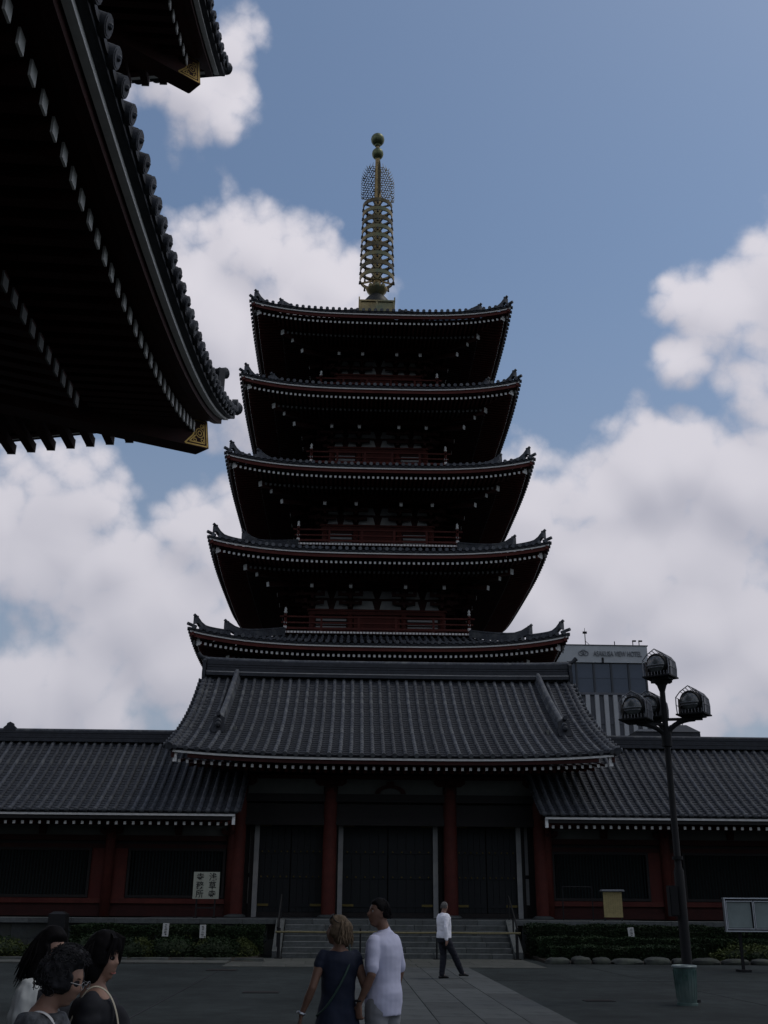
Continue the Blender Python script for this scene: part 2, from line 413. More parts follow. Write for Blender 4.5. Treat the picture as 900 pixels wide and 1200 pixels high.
# expansion joint and soil beds
jt = MB(); jt.box((-3.25, 22, .001), (.03, 21.1, .008)); jt.box((7.4, 24, .001), (.02, 18, .007), R=Matrix.Rotation(rad(3), 3, 'Z')); jt.box((9, 26.2, .001), (11, .02, .006)); jt.build('joint', mat('joint_tar', (.012, .012, .013), .7), go_)
SOIL = mat('soil', (.028, .024, .018), .95, 0, .4, 8, .4, 30)
for nm, xa, xb in (('planting_bed', -30, -2.75), ('planting_bed', 6.2, 30)):
    s_ = MB()
    for i in range(60):
        x0 = lerp(xa, xb, i / 60); x1 = lerp(xa, xb, (i + 1) / 60)
        s_.hexa([(x0, 33.8, 0), (x1, 33.8, 0), (x1, 37.85, 0), (x0, 37.85, 0), (x0, 34.0, .06), (x1, 34.0, .06), (x1, 37.85, .12), (x0, 37.85, .12)])
    s_.build(nm, SOIL, kind='structure')

# platform
plat = empty('stone_platform', (XG, 38, 0)); plat['kind'] = 'structure'
p_ = MB(); p_.box((XG, 50.4, .53), (64, 24.2, 1.06)); p_.build('core', STONE_D, plat)
for side in (-1, 1):
    x = 3.78
    while x < 30:
        x2 = x + 1.45
        a, b_ = sorted((XG + side * x, XG + side * x2))
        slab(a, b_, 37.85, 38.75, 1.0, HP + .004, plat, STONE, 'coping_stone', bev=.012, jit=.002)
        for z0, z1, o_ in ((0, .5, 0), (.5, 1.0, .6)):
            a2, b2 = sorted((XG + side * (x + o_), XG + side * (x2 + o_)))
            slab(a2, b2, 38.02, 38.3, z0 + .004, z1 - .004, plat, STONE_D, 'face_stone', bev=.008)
        x = x2
for i in range(8):
    a = XG - 3.78 + i * 7.56 / 8
    slab(a, a + 7.56 / 8, 37.88, 38.75, .995, HP, plat, STONE, 'coping_stone', bev=.012)
for j in range(3):
    for i in range(16):
        a = XG - 9 + i * 18 / 16
        slab(a, a + 18 / 16, 38.75 + j * 1.6, 38.75 + (j + 1) * 1.6, 1.04, HP - .004 + .001 * (i % 2), plat, STONE, 'floor_slab')

# steps: seven courses of long granite blocks
stp = empty('stone_steps', (XG, 36, 0)); stp['kind'] = 'structure'
for k in range(6):
    y0 = 36.07 + k * .303; z1 = HP / 7 * (k + 1)
    cuts = [-3.77]; x = -3.77 + random.uniform(.8, 2.2)
    while x < 3.2: cuts.append(x); x += random.uniform(1.5, 2.3)
    cuts.append(3.77)
    for a, b_ in zip(cuts, cuts[1:]):
        slab(XG + a, XG + b_, y0 - .02, y0 + .36, z1 - HP / 7 + .003, z1, stp, STONE, 'step_block', gap=.007, bev=.018, jit=.002)
sc_ = MB(); sc_.hexa([(XG - 3.76, 36.3, 0), (XG + 3.76, 36.3, 0), (XG + 3.76, 38, 0), (XG - 3.76, 38, 0), (XG - 3.76, 36.36, .05), (XG + 3.76, 36.36, .05), (XG + 3.76, 38, .98), (XG - 3.76, 38, .98)])
sc_.build('core', STONE_D, stp)
for side in (-1, 1):
    b = MB(); xa, xb = XG + side * 3.79, XG + side * 4.07
    b.prism([(36.0, 0), (38.0, 0), (38.0, HP + .02), (37.75, HP + .02), (36.0, .22)], (xa, 0, 0), (0, 1, 0), (0, 0, 1), (xb - xa, 0, 0))
    b.build('cheek_stone', STONE, stp)
    # iron stair rail beside each cheek
    rl = empty('stair_rail', (XG + side * 3.93, 36.2, .2))
    tag(rl, 'black iron rail on the sloping stone cheek at the %s end of the steps' % ('left' if side < 0 else 'right'), 'handrail', 'iron rails of the stone steps')
    for (y, z) in ((36.25, .25), (37.0, .7), (37.85, HP)):
        m_ = MB(); m_.tube([(XG + side * 3.93, y, z), (XG + side * 3.93, y, z + .78)], .028, 8); m_.build('post', IRON, rl, True)
    m_ = MB(); m_.tube([(XG + side * 3.93, 36.05, .93), (XG + side * 3.93, 36.25, 1.03), (XG + side * 3.93, 37.85, HP + .78), (XG + side * 3.93, 38.1, HP + .78)], .026, 8); m_.build('handrail', IRON, rl, True)
# ------------------------------------------------------------------ tiled slopes
def half_row(P, x, r, courses, t0=0.0, t1=1.0, disc=True, nseg=6, ax=(1, 0, 0), m=0):
    # a row of round cover tiles climbing the slope P(x, t); ax = sideways direction
    b = MB(); ax = Vector(ax)
    rings = []
    jx = random.uniform(-.006, .006)
    for k in range(courses):
        ta, tb = lerp(t0, t1, k / courses), lerp(t0, t1, (k + 1) / courses)
        w = random.uniform(-.004, .004)
        rings.append((ta, r * 1.07, w)); rings.append((lerp(ta, tb, .97), r * .94, w))
    pts = []
    for t, rr, w in rings:
        p = Vector(P(x, t)); q = Vector(P(x, min(1.0, t + .01))); q0 = Vector(P(x, max(0.0, t - .01)))
        d = (q - q0).normalized(); nrm_ = ax.cross(d); 
        if nrm_.z < 0: nrm_ = -nrm_
        pts.append([tuple(p + ax * (math.cos(PI * a / nseg) * rr + w + jx) + nrm_ * (math.sin(PI * a / nseg) * rr * 1.0 + .01)) for a in range(nseg + 1)])
    b.grid(pts, m)
    if disc:
        p = Vector(P(x, t0)); q = Vector(P(x, t0 + .01)); d = (q - p).normalized(); nrm_ = ax.cross(d)
        if nrm_.z < 0: nrm_ = -nrm_
        c = p + nrm_ * r * .35
        for rr, dd, dep in ((r * 1.16, .0, .06), (r * .78, -.012, .02)):
            a = c - d * (.03 - dd); b.tube([a, a - d * dep], rr, 12, m, True, up=tuple(ax))
    return b
def pans(P, xs, courses, dz=.028, m=0, ax='x'):
    # courses of pan tiles between the rows, each lower edge lapping proud of the next
    b = MB()
    for i in range(len(xs) - 1):
        x0, x1 = xs[i], xs[i + 1]; xm = (x0 + x1) / 2
        for k in range(courses):
            ta, tb = k / courses, (k + 1) / courses
            def pt(x, t, up): 
                p = P(x, t); return (p[0], p[1], p[2] + up)
            n = len(b.v)
            b.v += [pt(x0, ta, dz), pt(xm, ta, dz - .025), pt(x1, ta, dz), pt(x0, tb, 0), pt(xm, tb, -.025), pt(x1, tb, 0), pt(x0, ta, -.01), pt(xm, ta, -.03), pt(x1, ta, -.01)]
            b.face((n, n + 1, n + 4, n + 3), m); b.face((n + 1, n + 2, n + 5, n + 4), m); b.face((n + 6, n + 7, n + 1, n), m); b.face((n + 7, n + 8, n + 2, n + 1), m)
    return b
RAFT = {}
def rafter_mesh(w, h, l, tip=True):
    key = (w, h, l, tip)
    if key not in RAFT:
        b = MB(); b.beam((0, 0, 0), (0, l, l * .16), w, h, 0)
        if tip: b.beam((0, -.004, 0), (0, .008, .001), w + .012, h + .012, 1)
        RAFT[key] = b.mesh('rafter', [RED, WHITE])
    return RAFT[key]

# ------------------------------------------------------------------ the gate: a gabled, tiled roof on red columns
gate = empty('temple_gate', (XG, YC, HP))
tag(gate, 'red columned temple gate, three closed doorways under a tiled gable, above the steps', 'gate')
groof = empty('roof', (XG, 45.5, 9), gate)
GE_Y, GE_Z, GR_Y, GR_Z, GW = 38.80, 6.83, 45.5, 11.05, 8.36
def gate_P(x, t):
    u = abs(x - XG) / GW; lift = .24 * u ** 3.2 * (1 - t) ** 1.5
    return (XG + (x - XG) * (1 - .012 * math.sin(PI * t) - .028 * t), lerp(GE_Y, GR_Y, t), GE_Z + (GR_Z - GE_Z) * (.72 * t + .28 * t * t) + lift)
n_ = 40; sp = 2 * (GW - .22) / n_
gx = [XG - GW + .22 + sp * i for i in range(n_ + 1)]
for x in gx: half_row(gate_P, x, .078, 26).build('tile_row', TILE, groof, True)
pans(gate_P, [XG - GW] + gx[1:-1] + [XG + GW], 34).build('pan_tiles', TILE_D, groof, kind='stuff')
# back slope and solid under-roof
b = MB()
for xa, xb in zip(gx[:-1:4], gx[4::4]):
    for k in range(8):
        ta, tb = k / 8, (k + 1) / 8
        f = lambda x, t: (gate_P(x, t)[0], 2 * GR_Y - gate_P(x, t)[1], gate_P(x, t)[2])
        b.quad(f(xa, ta), f(xb, ta), f(xb, tb), f(xa, tb))
b.build('rear_slope', TILE_D, groof)
b = MB()
for s in (0, 1):
    rows = []
    for k in range(9):
        t = k / 8; a = gate_P(XG - GW + .3, t); c = gate_P(XG + GW - .3, t); y = a[1] if s == 0 else 2 * GR_Y - a[1]
        rows.append([(lerp(a[0], c[0], j / 12), y + (.12 if s == 0 else -.12), gate_P(lerp(a[0], c[0], j / 12), t)[2] - .17) for j in range(13)])
    b.grid(rows)
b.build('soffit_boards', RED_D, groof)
# verge tiles along both gable edges
vt = MB(); vt.tube([(-.42, 0, 0), (.20, 0, 0)], .088, 10); vt.tube([(.20, 0, 0), (.25, 0, 0)], .11, 10)
vtm = vt.mesh('verge_tile', TILE, True)
for side in (-1, 1):
    for k in range(21):
        t = (k + .7) / 21.5; p = gate_P(XG + side * GW, t)
        place('verge_tile', vtm, (p[0] + side * .02, p[1], p[2] - .02), groof, (0, rad(2 * side), 0 if side > 0 else PI))
    b = MB(); pts = [gate_P(XG + side * GW, k / 16) for k in range(17)]
    b.sweep([(p[0] - side * .12, p[1] + .12, p[2] - .24) for p in pts], .10, .30, 0, (1, 0, 0)); b.build('bargeboard', RED_D, groof)
    b = MB(); b.sweep([(p[0] - side * .06, p[1] + .1, p[2] - .13) for p in pts], .12, .05, 0, (1, 0, 0)); b.build('verge_board', TILE_D, groof)
    # outer rolled edge row
    half_row(gate_P, XG + side * (GW + .0), .125, 26, 0, 1).build('edge_row', TILE, groof, True)
    # descending ridge with its ogre tile
    xr = XG + side * 6.92; xt = XG + side * 6.72
    DP = lambda t: (lerp(xr, xt, t) , gate_P(xr, t)[1], gate_P(xr, t)[2])
    b = MB()
    for off, hh, ww in ((.08, .14, .32), (.20, .11, .27), (.30, .10, .23)):
        b.sweep([(DP(lerp(.33, .985, k / 12))[0], DP(lerp(.33, .985, k / 12))[1], DP(lerp(.33, .985, k / 12))[2] + off) for k in range(13)], ww, hh, 0, (1, 0, 0))
    b.tube([(DP(lerp(.30, .985, k / 12))[0], DP(lerp(.30, .985, k / 12))[1], DP(lerp(.30, .985, k / 12))[2] + .38) for k in range(13)], .12, 10)
    b.build('descending_ridge', TILE, groof, True)
    p = DP(.31); b = MB()
    b.prism([(-.24, -.06), (.24, -.06), (.30, .10), (.22, .34), (.24, .52), (.10, .60), (0, .72), (-.10, .60), (-.24, .52), (-.22, .34), (-.30, .10)], (p[0], p[1] - .12, p[2] + .02), (1, 0, 0), (0, .25, 1), (0, .12, 0))
    b.tube([(p[0], p[1] - .05, p[2] + .62), (p[0], p[1] - .3, p[2] + .66)], .085, 10); b.ball((p[0], p[1] - .15, p[2] + .25), .12, 10, 6)
    b.build('ogre_tile', TILE_D, groof, True)
# main ridge
b = MB(); xl, xr = XG - 8.08, XG + 8.08
rz = GR_Z
for off, hh, ww in ((.06, .14, .70), (.20, .07, .60), (.31, .12, .46), (.435, .09, .43), (.53, .07, .46), (.62, .10, .40)):
    b.sweep([(lerp(xl, xr, k / 12), GR_Y, rz + off + .06 * abs(2 * k / 12 - 1) ** 3) for k in range(13)], ww, hh)
b.build('main_ridge', TILE_D, groof)
b = MB(); b.sweep([(lerp(xl, xr, k / 12), GR_Y - .30, rz + .16 + .06 * abs(2 * k / 12 - 1) ** 3) for k in range(13)], .03, .035); b.build('mortar_line', PLASTER, groof)
b = MB(); b.tube([(lerp(xl - .1, xr + .1, k / 12), GR_Y, rz + .72 + .10 * abs(2 * k / 12 - 1) ** 4) for k in range(13)], .105, 10); b.build('ridge_cap', TILE, groof, True)
for side in (-1, 1):
    b = MB(); x = XG + side * 8.12
    b.prism([(-.36, -.15), (.36, -.15), (.42, .15), (.30, .45), (.34, .68), (.12, .78), (0, .95), (-.12, .78), (-.34, .68), (-.30, .45), (-.42, .15)], (x, GR_Y, rz + .02), (0, 1, 0), (0, 0, 1), (side * .14, 0, 0))
    b.tube([(x, GR_Y, rz + .80), (x + side * .25, GR_Y, rz + .92), (x + side * .42, GR_Y, rz + 1.08)], [.10, .09, .11], 10)
    b.build('ridge_end_tile', TILE_D, groof, True)
# eave boards and rafters
ex = [XG - GW + .12 + (2 * GW - .24) * k / 30 for k in range(31)]
b = MB(); b.sweep([(x, GE_Y + .10, gate_P(x, 0)[2] - .135) for x in ex], .05, .075); b.build('white_eave_board', WHITE, groof)
b = MB(); b.sweep([(x, GE_Y + .17, gate_P(x, 0)[2] - .055) for x in ex], .20, .065); b.build('eave_batten', TILE_D, groof)
ex2 = [x for x in ex if abs(x - XG) < GW - .25]
b = MB(); b.sweep([(x, GE_Y + .19, gate_P(x, 0)[2] - .245) for x in ex2], .10, .14); b.build('eave_board', RED_D, groof)
rm = rafter_mesh(.085, .10, 1.2); rm2 = rafter_mesh(.11, .13, 3.2, False)
for k in range(54):
    x = XG - 8.02 + 16.04 * (k / 53)
    z = gate_P(x, 0)[2]
    place('rafter', rm, (x, GE_Y + .42, z - .43), groof)
    if abs(x - XG) < 7.9: place('rafter', rm2, (x, GE_Y + 1.28, z - .44), groof)
for side in (-1, 1):
    b = MB(); x = XG + side * 8.16; z = gate_P(x, 0)[2]
    b.box((x, GE_Y + .24, z - .32), (.14, .10, .36)); b.build('bargeboard_tip', WHITE, groof)
b = MB(); b.box((XG, GE_Y + 2.3, GE_Z - .22), (13.4, .24, .26)); b.build('eave_purlin', DARKWOOD, groof)

# columns, beams, doors
CX = [-5.978, -2.39, 2.39, 5.978]
cb = MB(); cb.lathe([(.27, 0), (.275, .02), (.275, 2.0), (.262, 4.55), (.24, 4.75)], n=20); cmesh = cb.mesh('column', RED, True)
bb = MB(); bb.lathe([(.42, 0), (.42, .05), (.34, .09), (.31, .11)], n=20); bmesh_ = bb.mesh('column_base', STONE, True)
for row, y in enumerate((YC, YC + 3.3)):
    for c in CX:
        col_ = place('column', cmesh, (XG + c, y, HP + .09), gate)
        place('column_base', bmesh_, (XG + c, y, HP), col_)
for (y0, z, d, h, w, mt_) in ((YC, 4.72, .22, .30, 13.0, DARKWOOD), (YC, 5.62, .26, .30, 13.2, DARKWOOD), (YC, 6.42, .5, .12, 13.4, RED_D), (YC, 5.12, .05, .50, 11.9, DARKWOOD)):
    b = MB(); b.box((XG, y0, z), (w, d, h)); b.build('tie_beam', mt_, gate)
for i in range(3):
    a, c = XG + CX[i] + .28, XG + CX[i + 1] - .28
    b = MB(); b.box(((a + c) / 2, YC + .03, 6.07), (c - a, .06, .58)); b.build('plaster_panel', PLASTER_SH, gate)
    b = MB(); b.box(((a + c) / 2, YC + .62, 5.42), (c - a + .4, .06, .40)); b.build('transom_panel', PLASTER_SH, gate)
# bracket sets on the columns
def bracket_set(x, y, z, parent, s=1.0, depth=1, wid=.75, name='bracket', m=RED_D, tipm=WHITE):
    b = MB()
    b.box((x, y, z + .06 * s), (.34 * s, .34 * s, .20 * s))
    for k in range(depth):
        zz = z + (.24 + .30 * k) * s; yy = y - .42 * s * k
        w = (wid + .12 * k) * s
        b.prism([(-w / 2, .20 * s), (-w / 2, .08 * s), (-w * .36, -.02), (w * .36, -.02), (w / 2, .08 * s), (w / 2, .20 * s)], (x, yy - .07 * s, zz - .04 * s), (1, 0, 0), (0, 0, 1), (0, .14 * s, 0))
        for q in (-1, 0, 1): b.box((x + q * w * .42, yy, zz + .21 * s), (.19 * s, .19 * s, .11 * s))
        if k < depth - 0: b.box((x, (yy + y) / 2 - .18 * s, zz + .06 * s), (.14 * s, abs(yy - y) + .5 * s, .16 * s))
    return b.build(name, [m, tipm], parent)
for c in CX: bracket_set(XG + c, YC, 5.86, gate, 1.25, 1, 1.0)
# frog-leg strut over the middle bay
b = MB(); arc = [(.62 * math.cos(a), .34 * math.sin(a)) for a in [PI * k / 12 for k in range(13)]]
inn = [(.42 * math.cos(a), .22 * math.sin(a)) for a in [PI * k / 12 for k in range(13)]][::-1]
n0 = len(arc)
for k in range(12):
    a0, a1 = arc[k], arc[k + 1]; i0, i1 = inn[12 - k], inn[11 - k]
    b.prism([a0, a1, i1, i0], (XG, YC - .10, 5.80), (1, 0, 0), (0, 0, 1), (0, .12, 0))
b.box((XG, YC - .04, 6.20), (.3, .2, .14)); b.build('frog_leg_strut', RED_D, gate)
# doorways
GP = MB(); GP.box((0, 0, 0), (.44, .02, .085)); gpm = GP.mesh('gilt_strap', mat('dark_gilt', (.13, .10, .03), .5, .5, .3, 9))  # door straps and studs in a darker gilt
SB = MB(); SB.ball((0, 0, 0), .035, 8, 5, sy=.6); sbm = SB.mesh('stud', mat('dark_gilt', (.13, .10, .03)), True)
YD = 43.3
for i, (a, c) in enumerate(((-3.55, -.82), (-.20, 3.60), (4.36, 6.96))):
    for x in (a, c):
        b = MB(); b.box((x, YD - .12, HP + 2.02), (.19, .12, 4.04)); b.build('door_jamb', PLASTER, gate)
        b = MB(); b.box((x + (-.17 if x == a else .17), YD, HP + 2.05), (.16, .16, 4.1)); b.build('door_post', DARKWOOD, gate)
    mid = (a + c) / 2; hw = (c - a) / 2 - .09
    b = MB(); b.box((mid, YD, HP + 3.96), (2 * hw, .15, .26)); b.build('lintel', DARKWOOD, gate)
    b = MB(); b.box((mid, YD - .06, HP + .09), (2 * hw, .2, .18)); b.build('sill', DARKWOOD, gate)
    for s in (-1, 1):
        d = empty('door', (mid + s * hw, YD, HP + .18), gate)
        x0, x1 = sorted((mid + s * .015, mid + s * hw)); w = x1 - x0
        b = MB(); 
        for q in range(5): b.box((x0 + w * (q + .5) / 5, YD + .06, HP + 2.0), (w / 5 - .012, .05, 3.62))
        b.build('plank_panel', DOOR, d)
        for z in (.45, 1.5, 2.45, 3.45):
            b = MB(); b.box(((x0 + x1) / 2, YD + .015, HP + z), (w, .05, .13)); b.build('rail', DOOR, d)
        for z in (.45, 3.45):
            place('gilt_strap', gpm, (mid + s * (hw - .24), YD - .02, HP + z), d)
        for z in (1.5, 2.45):
            for q in range(5): place('stud', sbm, (x0 + w * (q + .5) / 5, YD - .02, HP + z), d)
# side bays: dark walls and the pale narrow panels beside the outer columns
for s in (-1, 1):
    b = MB(); b.box((XG + s * 5.45, YD + .12, HP + 2.1), (.32, .05, 3.2)); b.box((XG + s * 5.45, YD + .10, HP + 1.55), (.34, .06, .14), 1); b.build('narrow_panel', [PLASTER, DARKWOOD], gate)
    b = MB(); b.box((XG + s * 6.1, 46.5, 4.6), (.16, 7.5, 6.9)); b.build('side_wall', RED_D, gate)
    b = MB(); b.box((XG + s * 6.22, 44.2, 7.4), (.10, 6.4, 1.6)); b.build('gable_plaster', PLASTER_SH, gate)
for x0, x1 in ((-4.22, -3.73), (-.64, -.38), (3.78, 4.18), (7.14, 7.75)):
    b = MB(); b.box(((x0 + x1) / 2, YD + .2, HP + 2.1), (x1 - x0, .06, 4.2)); b.build('wall_panel', DARKWOOD, gate)
b = MB(); b.box((XG, YD + .12, 6.05), (12, .08, 1.7)); b.box((XG, YD + 3.2, 3.6), (12, .1, 5.0)); b.build('inner_wall', DARKWOOD, gate)
b = MB(); b.box((XG, 44.2, 6.6), (12.2, 3.6, .06)); b.build('porch_ceiling', DARKWOOD, gate)

# ------------------------------------------------------------------ the low wings on either side
WE_Y, WE_Z, WR_Y, WR_Z = 39.40, 4.83, 44.2, 7.95
def wing(xa, xb, eave_end, label, bays, ridge_end):
    w = empty('temple_wing', ((xa + xb) / 2, YC, HP)); tag(w, label, 'building')
    rf = empty('roof', ((xa + xb) / 2, 42, 6), w)
    inner = xa if abs(xa - XG) < abs(xb - XG) else xb
    s = 1 if xb > XG and xa > XG else -1
    lo, hi = xa, xb
    P = lambda x, t: (x, lerp(WE_Y, WR_Y, t), WE_Z + (WR_Z - WE_Z) * (.76 * t + .24 * t * t))
    x = eave_end - s * .05; xs = [x]
    out = xb if s > 0 else xa
    while (out - x) * s > .34: x += s * .345; xs.append(x)
    P0 = lambda x, t: (x, P(0, t)[1], P(0, t)[2])
    rms = [half_row(P0, 0, .078, 18).mesh('tile_row', TILE, True) for q in range(6)]
    for x in xs: place('tile_row', random.choice(rms), (x, 0, 0), rf)
    # rows that climb under the gate roof
    x = eave_end - s * .05; P2 = lambda x, t: (x, lerp(WE_Y + .0, WR_Y, t), P(x, t)[2]); extra = []
    while (x - inner) * s > .35: x -= s * .345; extra.append(x)
    rme = half_row(P0, 0, .078, 15, .12, 1.0, False).mesh('tile_row', TILE, True)
    for x in extra: place('tile_row', rme, (x, 0, 0), rf)
    px = sorted(xs + extra)
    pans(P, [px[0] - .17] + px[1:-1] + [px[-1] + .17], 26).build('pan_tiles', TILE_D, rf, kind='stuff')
    b = MB(); b.quad((lo, 49, WE_Z), (hi, 49, WE_Z), (hi, WR_Y, WR_Z), (lo, WR_Y, WR_Z)); b.build('rear_slope', TILE_D, rf)
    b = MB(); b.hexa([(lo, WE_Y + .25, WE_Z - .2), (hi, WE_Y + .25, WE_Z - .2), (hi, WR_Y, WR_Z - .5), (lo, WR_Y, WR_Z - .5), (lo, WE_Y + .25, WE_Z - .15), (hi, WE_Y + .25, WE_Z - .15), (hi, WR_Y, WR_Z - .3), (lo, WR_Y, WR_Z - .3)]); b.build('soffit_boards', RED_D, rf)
    b = MB()
    for off, hh, ww in ((.06, .14, .52), (.19, .08, .44), (.29, .10, .36), (.38, .07, .40)): b.box(((lo + hi) / 2, WR_Y, WR_Z + off), (hi - lo, ww, hh))
    b.build('main_ridge', TILE_D, rf)
    b = MB(); b.tube([(lo, WR_Y, WR_Z + .46), (hi, WR_Y, WR_Z + .46)], .09, 10); b.build('ridge_cap', TILE, rf, True)
    a0, a1 = sorted((eave_end, out))
    b = MB(); b.box(((a0 + a1) / 2, WE_Y + .09, WE_Z - .135), (a1 - a0, .05, .075)); b.build('white_eave_board', WHITE, rf)
    b = MB(); b.box(((a0 + a1) / 2 + s * .06, WE_Y + .18, WE_Z - .24), (a1 - a0 - .1, .10, .13)); b.build('eave_board', DARKWOOD, rf)
    b = MB(); b.box(((a0 + a1) / 2, WE_Y + .17, WE_Z - .055), (a1 - a0, .2, .06)); b.build('eave_batten', TILE_D, rf)
    b = MB(); b.box((eave_end + s * .06, WE_Y + .2, WE_Z - .30), (.11, .10, .34)); b.build('bargeboard_tip', WHITE, rf)
    rr = rafter_mesh(.085, .10, 3.1); x = eave_end + s * .34
    while (out - x) * s > 0: place('rafter', rr, (x, WE_Y + .42, WE_Z - .42), rf); x += s * .312
    b = MB(); b.box(((lo + hi) / 2, WE_Y + 1.6, WE_Z - .33), (hi - lo, .2, .18)); b.build('eave_purlin', RED_D, rf)
    for x in ridge_end:
        b = MB(); b.prism([(-.25, 0), (.25, 0), (.26, .12), (.14, .22), (.12, .30), (0, .36), (-.12, .30), (-.14, .22), (-.26, .12)], (x - .3, WR_Y - .1, WR_Z + .45), (1, 0, 0), (0, 0, 1), (0, .2, 0)); b.build('ridge_ornament', TILE_D, rf)
    # wall: columns, plaster frieze, red dado, lattice windows
    b = MB(); b.box(((lo + hi) / 2, YC + .30, 2.9), (hi - lo, .16, 3.6)); b.build('back_wall', DARKWOOD, w)
    b = MB(); b.box(((lo + hi) / 2, YC + .12, 4.42), (hi - lo, .08, .62)); b.build('plaster_frieze', PLASTER_SH, w)
    for z, h, m_ in ((4.72, .16, RED_D), (4.03, .20, RED_D), (3.72, .16, RED_D), (1.72, .18, RED), (1.28, .22, RED_D)):
        b = MB(); b.box(((lo + hi) / 2, YC + .10, z), (hi - lo, .22, h)); b.build('tie_beam', m_, w)
    b = MB(); b.box(((lo + hi) / 2, YC + .15, 1.50), (hi - lo, .06, .26)); b.build('dado_panel', RED_D, w)
    for k, (x0, x1) in enumerate(bays):
        wd = empty('window', ((x0 + x1) / 2, YC, 2.7), w)
        b = MB()
        b.box(((x0 + x1) / 2, YC + .02, 3.60), (x1 - x0 + .1, .12, .10)); b.box(((x0 + x1) / 2, YC + .02, 1.88), (x1 - x0 + .1, .12, .10))
        b.box((x0, YC + .02, 2.74), (.1, .12, 1.62)); b.box((x1, YC + .02, 2.74), (.1, .12, 1.62)); b.build('frame', DARKWOOD, wd)
        bar = MB(); bar.box((0, 0, 0), (.055, .055, 1.62), R=Matrix.Rotation(rad(45), 3, 'Z')); barm = bar.mesh('bar', GREENBAR)
        n = int((x1 - x0 - .1) / .125)
        for q in range(n): place('bar', barm, (x0 + .05 + (x1 - x0 - .1) * (q + .5) / n, YC + .06, 2.74), wd)
    return w
def wing_posts(w, xs, panels):
    cb2 = MB(); cb2.lathe([(.20, 0), (.20, 3.55), (.17, 3.7)], n=16); cm2 = cb2.mesh('column', RED, True)
    for x in xs:
        place('column', cm2, (x, YC - .02, HP), w)
        bracket_set(x, YC - .05, 4.02, w, .8, 1, 1.1)
    for x0, x1 in panels:
        b = MB(); b.box(((x0 + x1) / 2, YC + .08, 2.72), (x1 - x0, .1, 1.85)); b.build('wall_panel', RED, w)
WL = wing(-24.0, XG - 6.25, -4.10, 'low red temple wing left of the gate, behind the name board', [(-8.42, -4.74), (-13.6, -9.95), (-19.0, -15.2)], [-13.95])
wing_posts(WL, [-14.4, -9.2, -4.45], [(-9.9, -8.5), (-15.15, -13.65)])
WR_ = wing(XG + 6.25, 28.0, 7.42, 'low red temple wing right of the gate, behind the floodlight mast', [(8.2, 11.95), (13.42, 17.1), (18.6, 22.4)], [])
wing_posts(WR_, [7.98, 12.7, 17.9], [(12.02, 13.35), (17.2, 18.5)])
# little struts in the friezes
for w, xs in ((WL, (-11.9, -6.6)), (WR_, (10.3, 15.4))):
    for x in xs:
        b = MB(); b.prism([(-.12, 0), (.12, 0), (.17, .4), (-.17, .4)], (x, YC - .05, 4.15), (1, 0, 0), (0, 0, 1), (0, .1, 0)); b.box((x, YC, 4.58), (.42, .16, .10)); b.build('frieze_strut', RED_D, w)

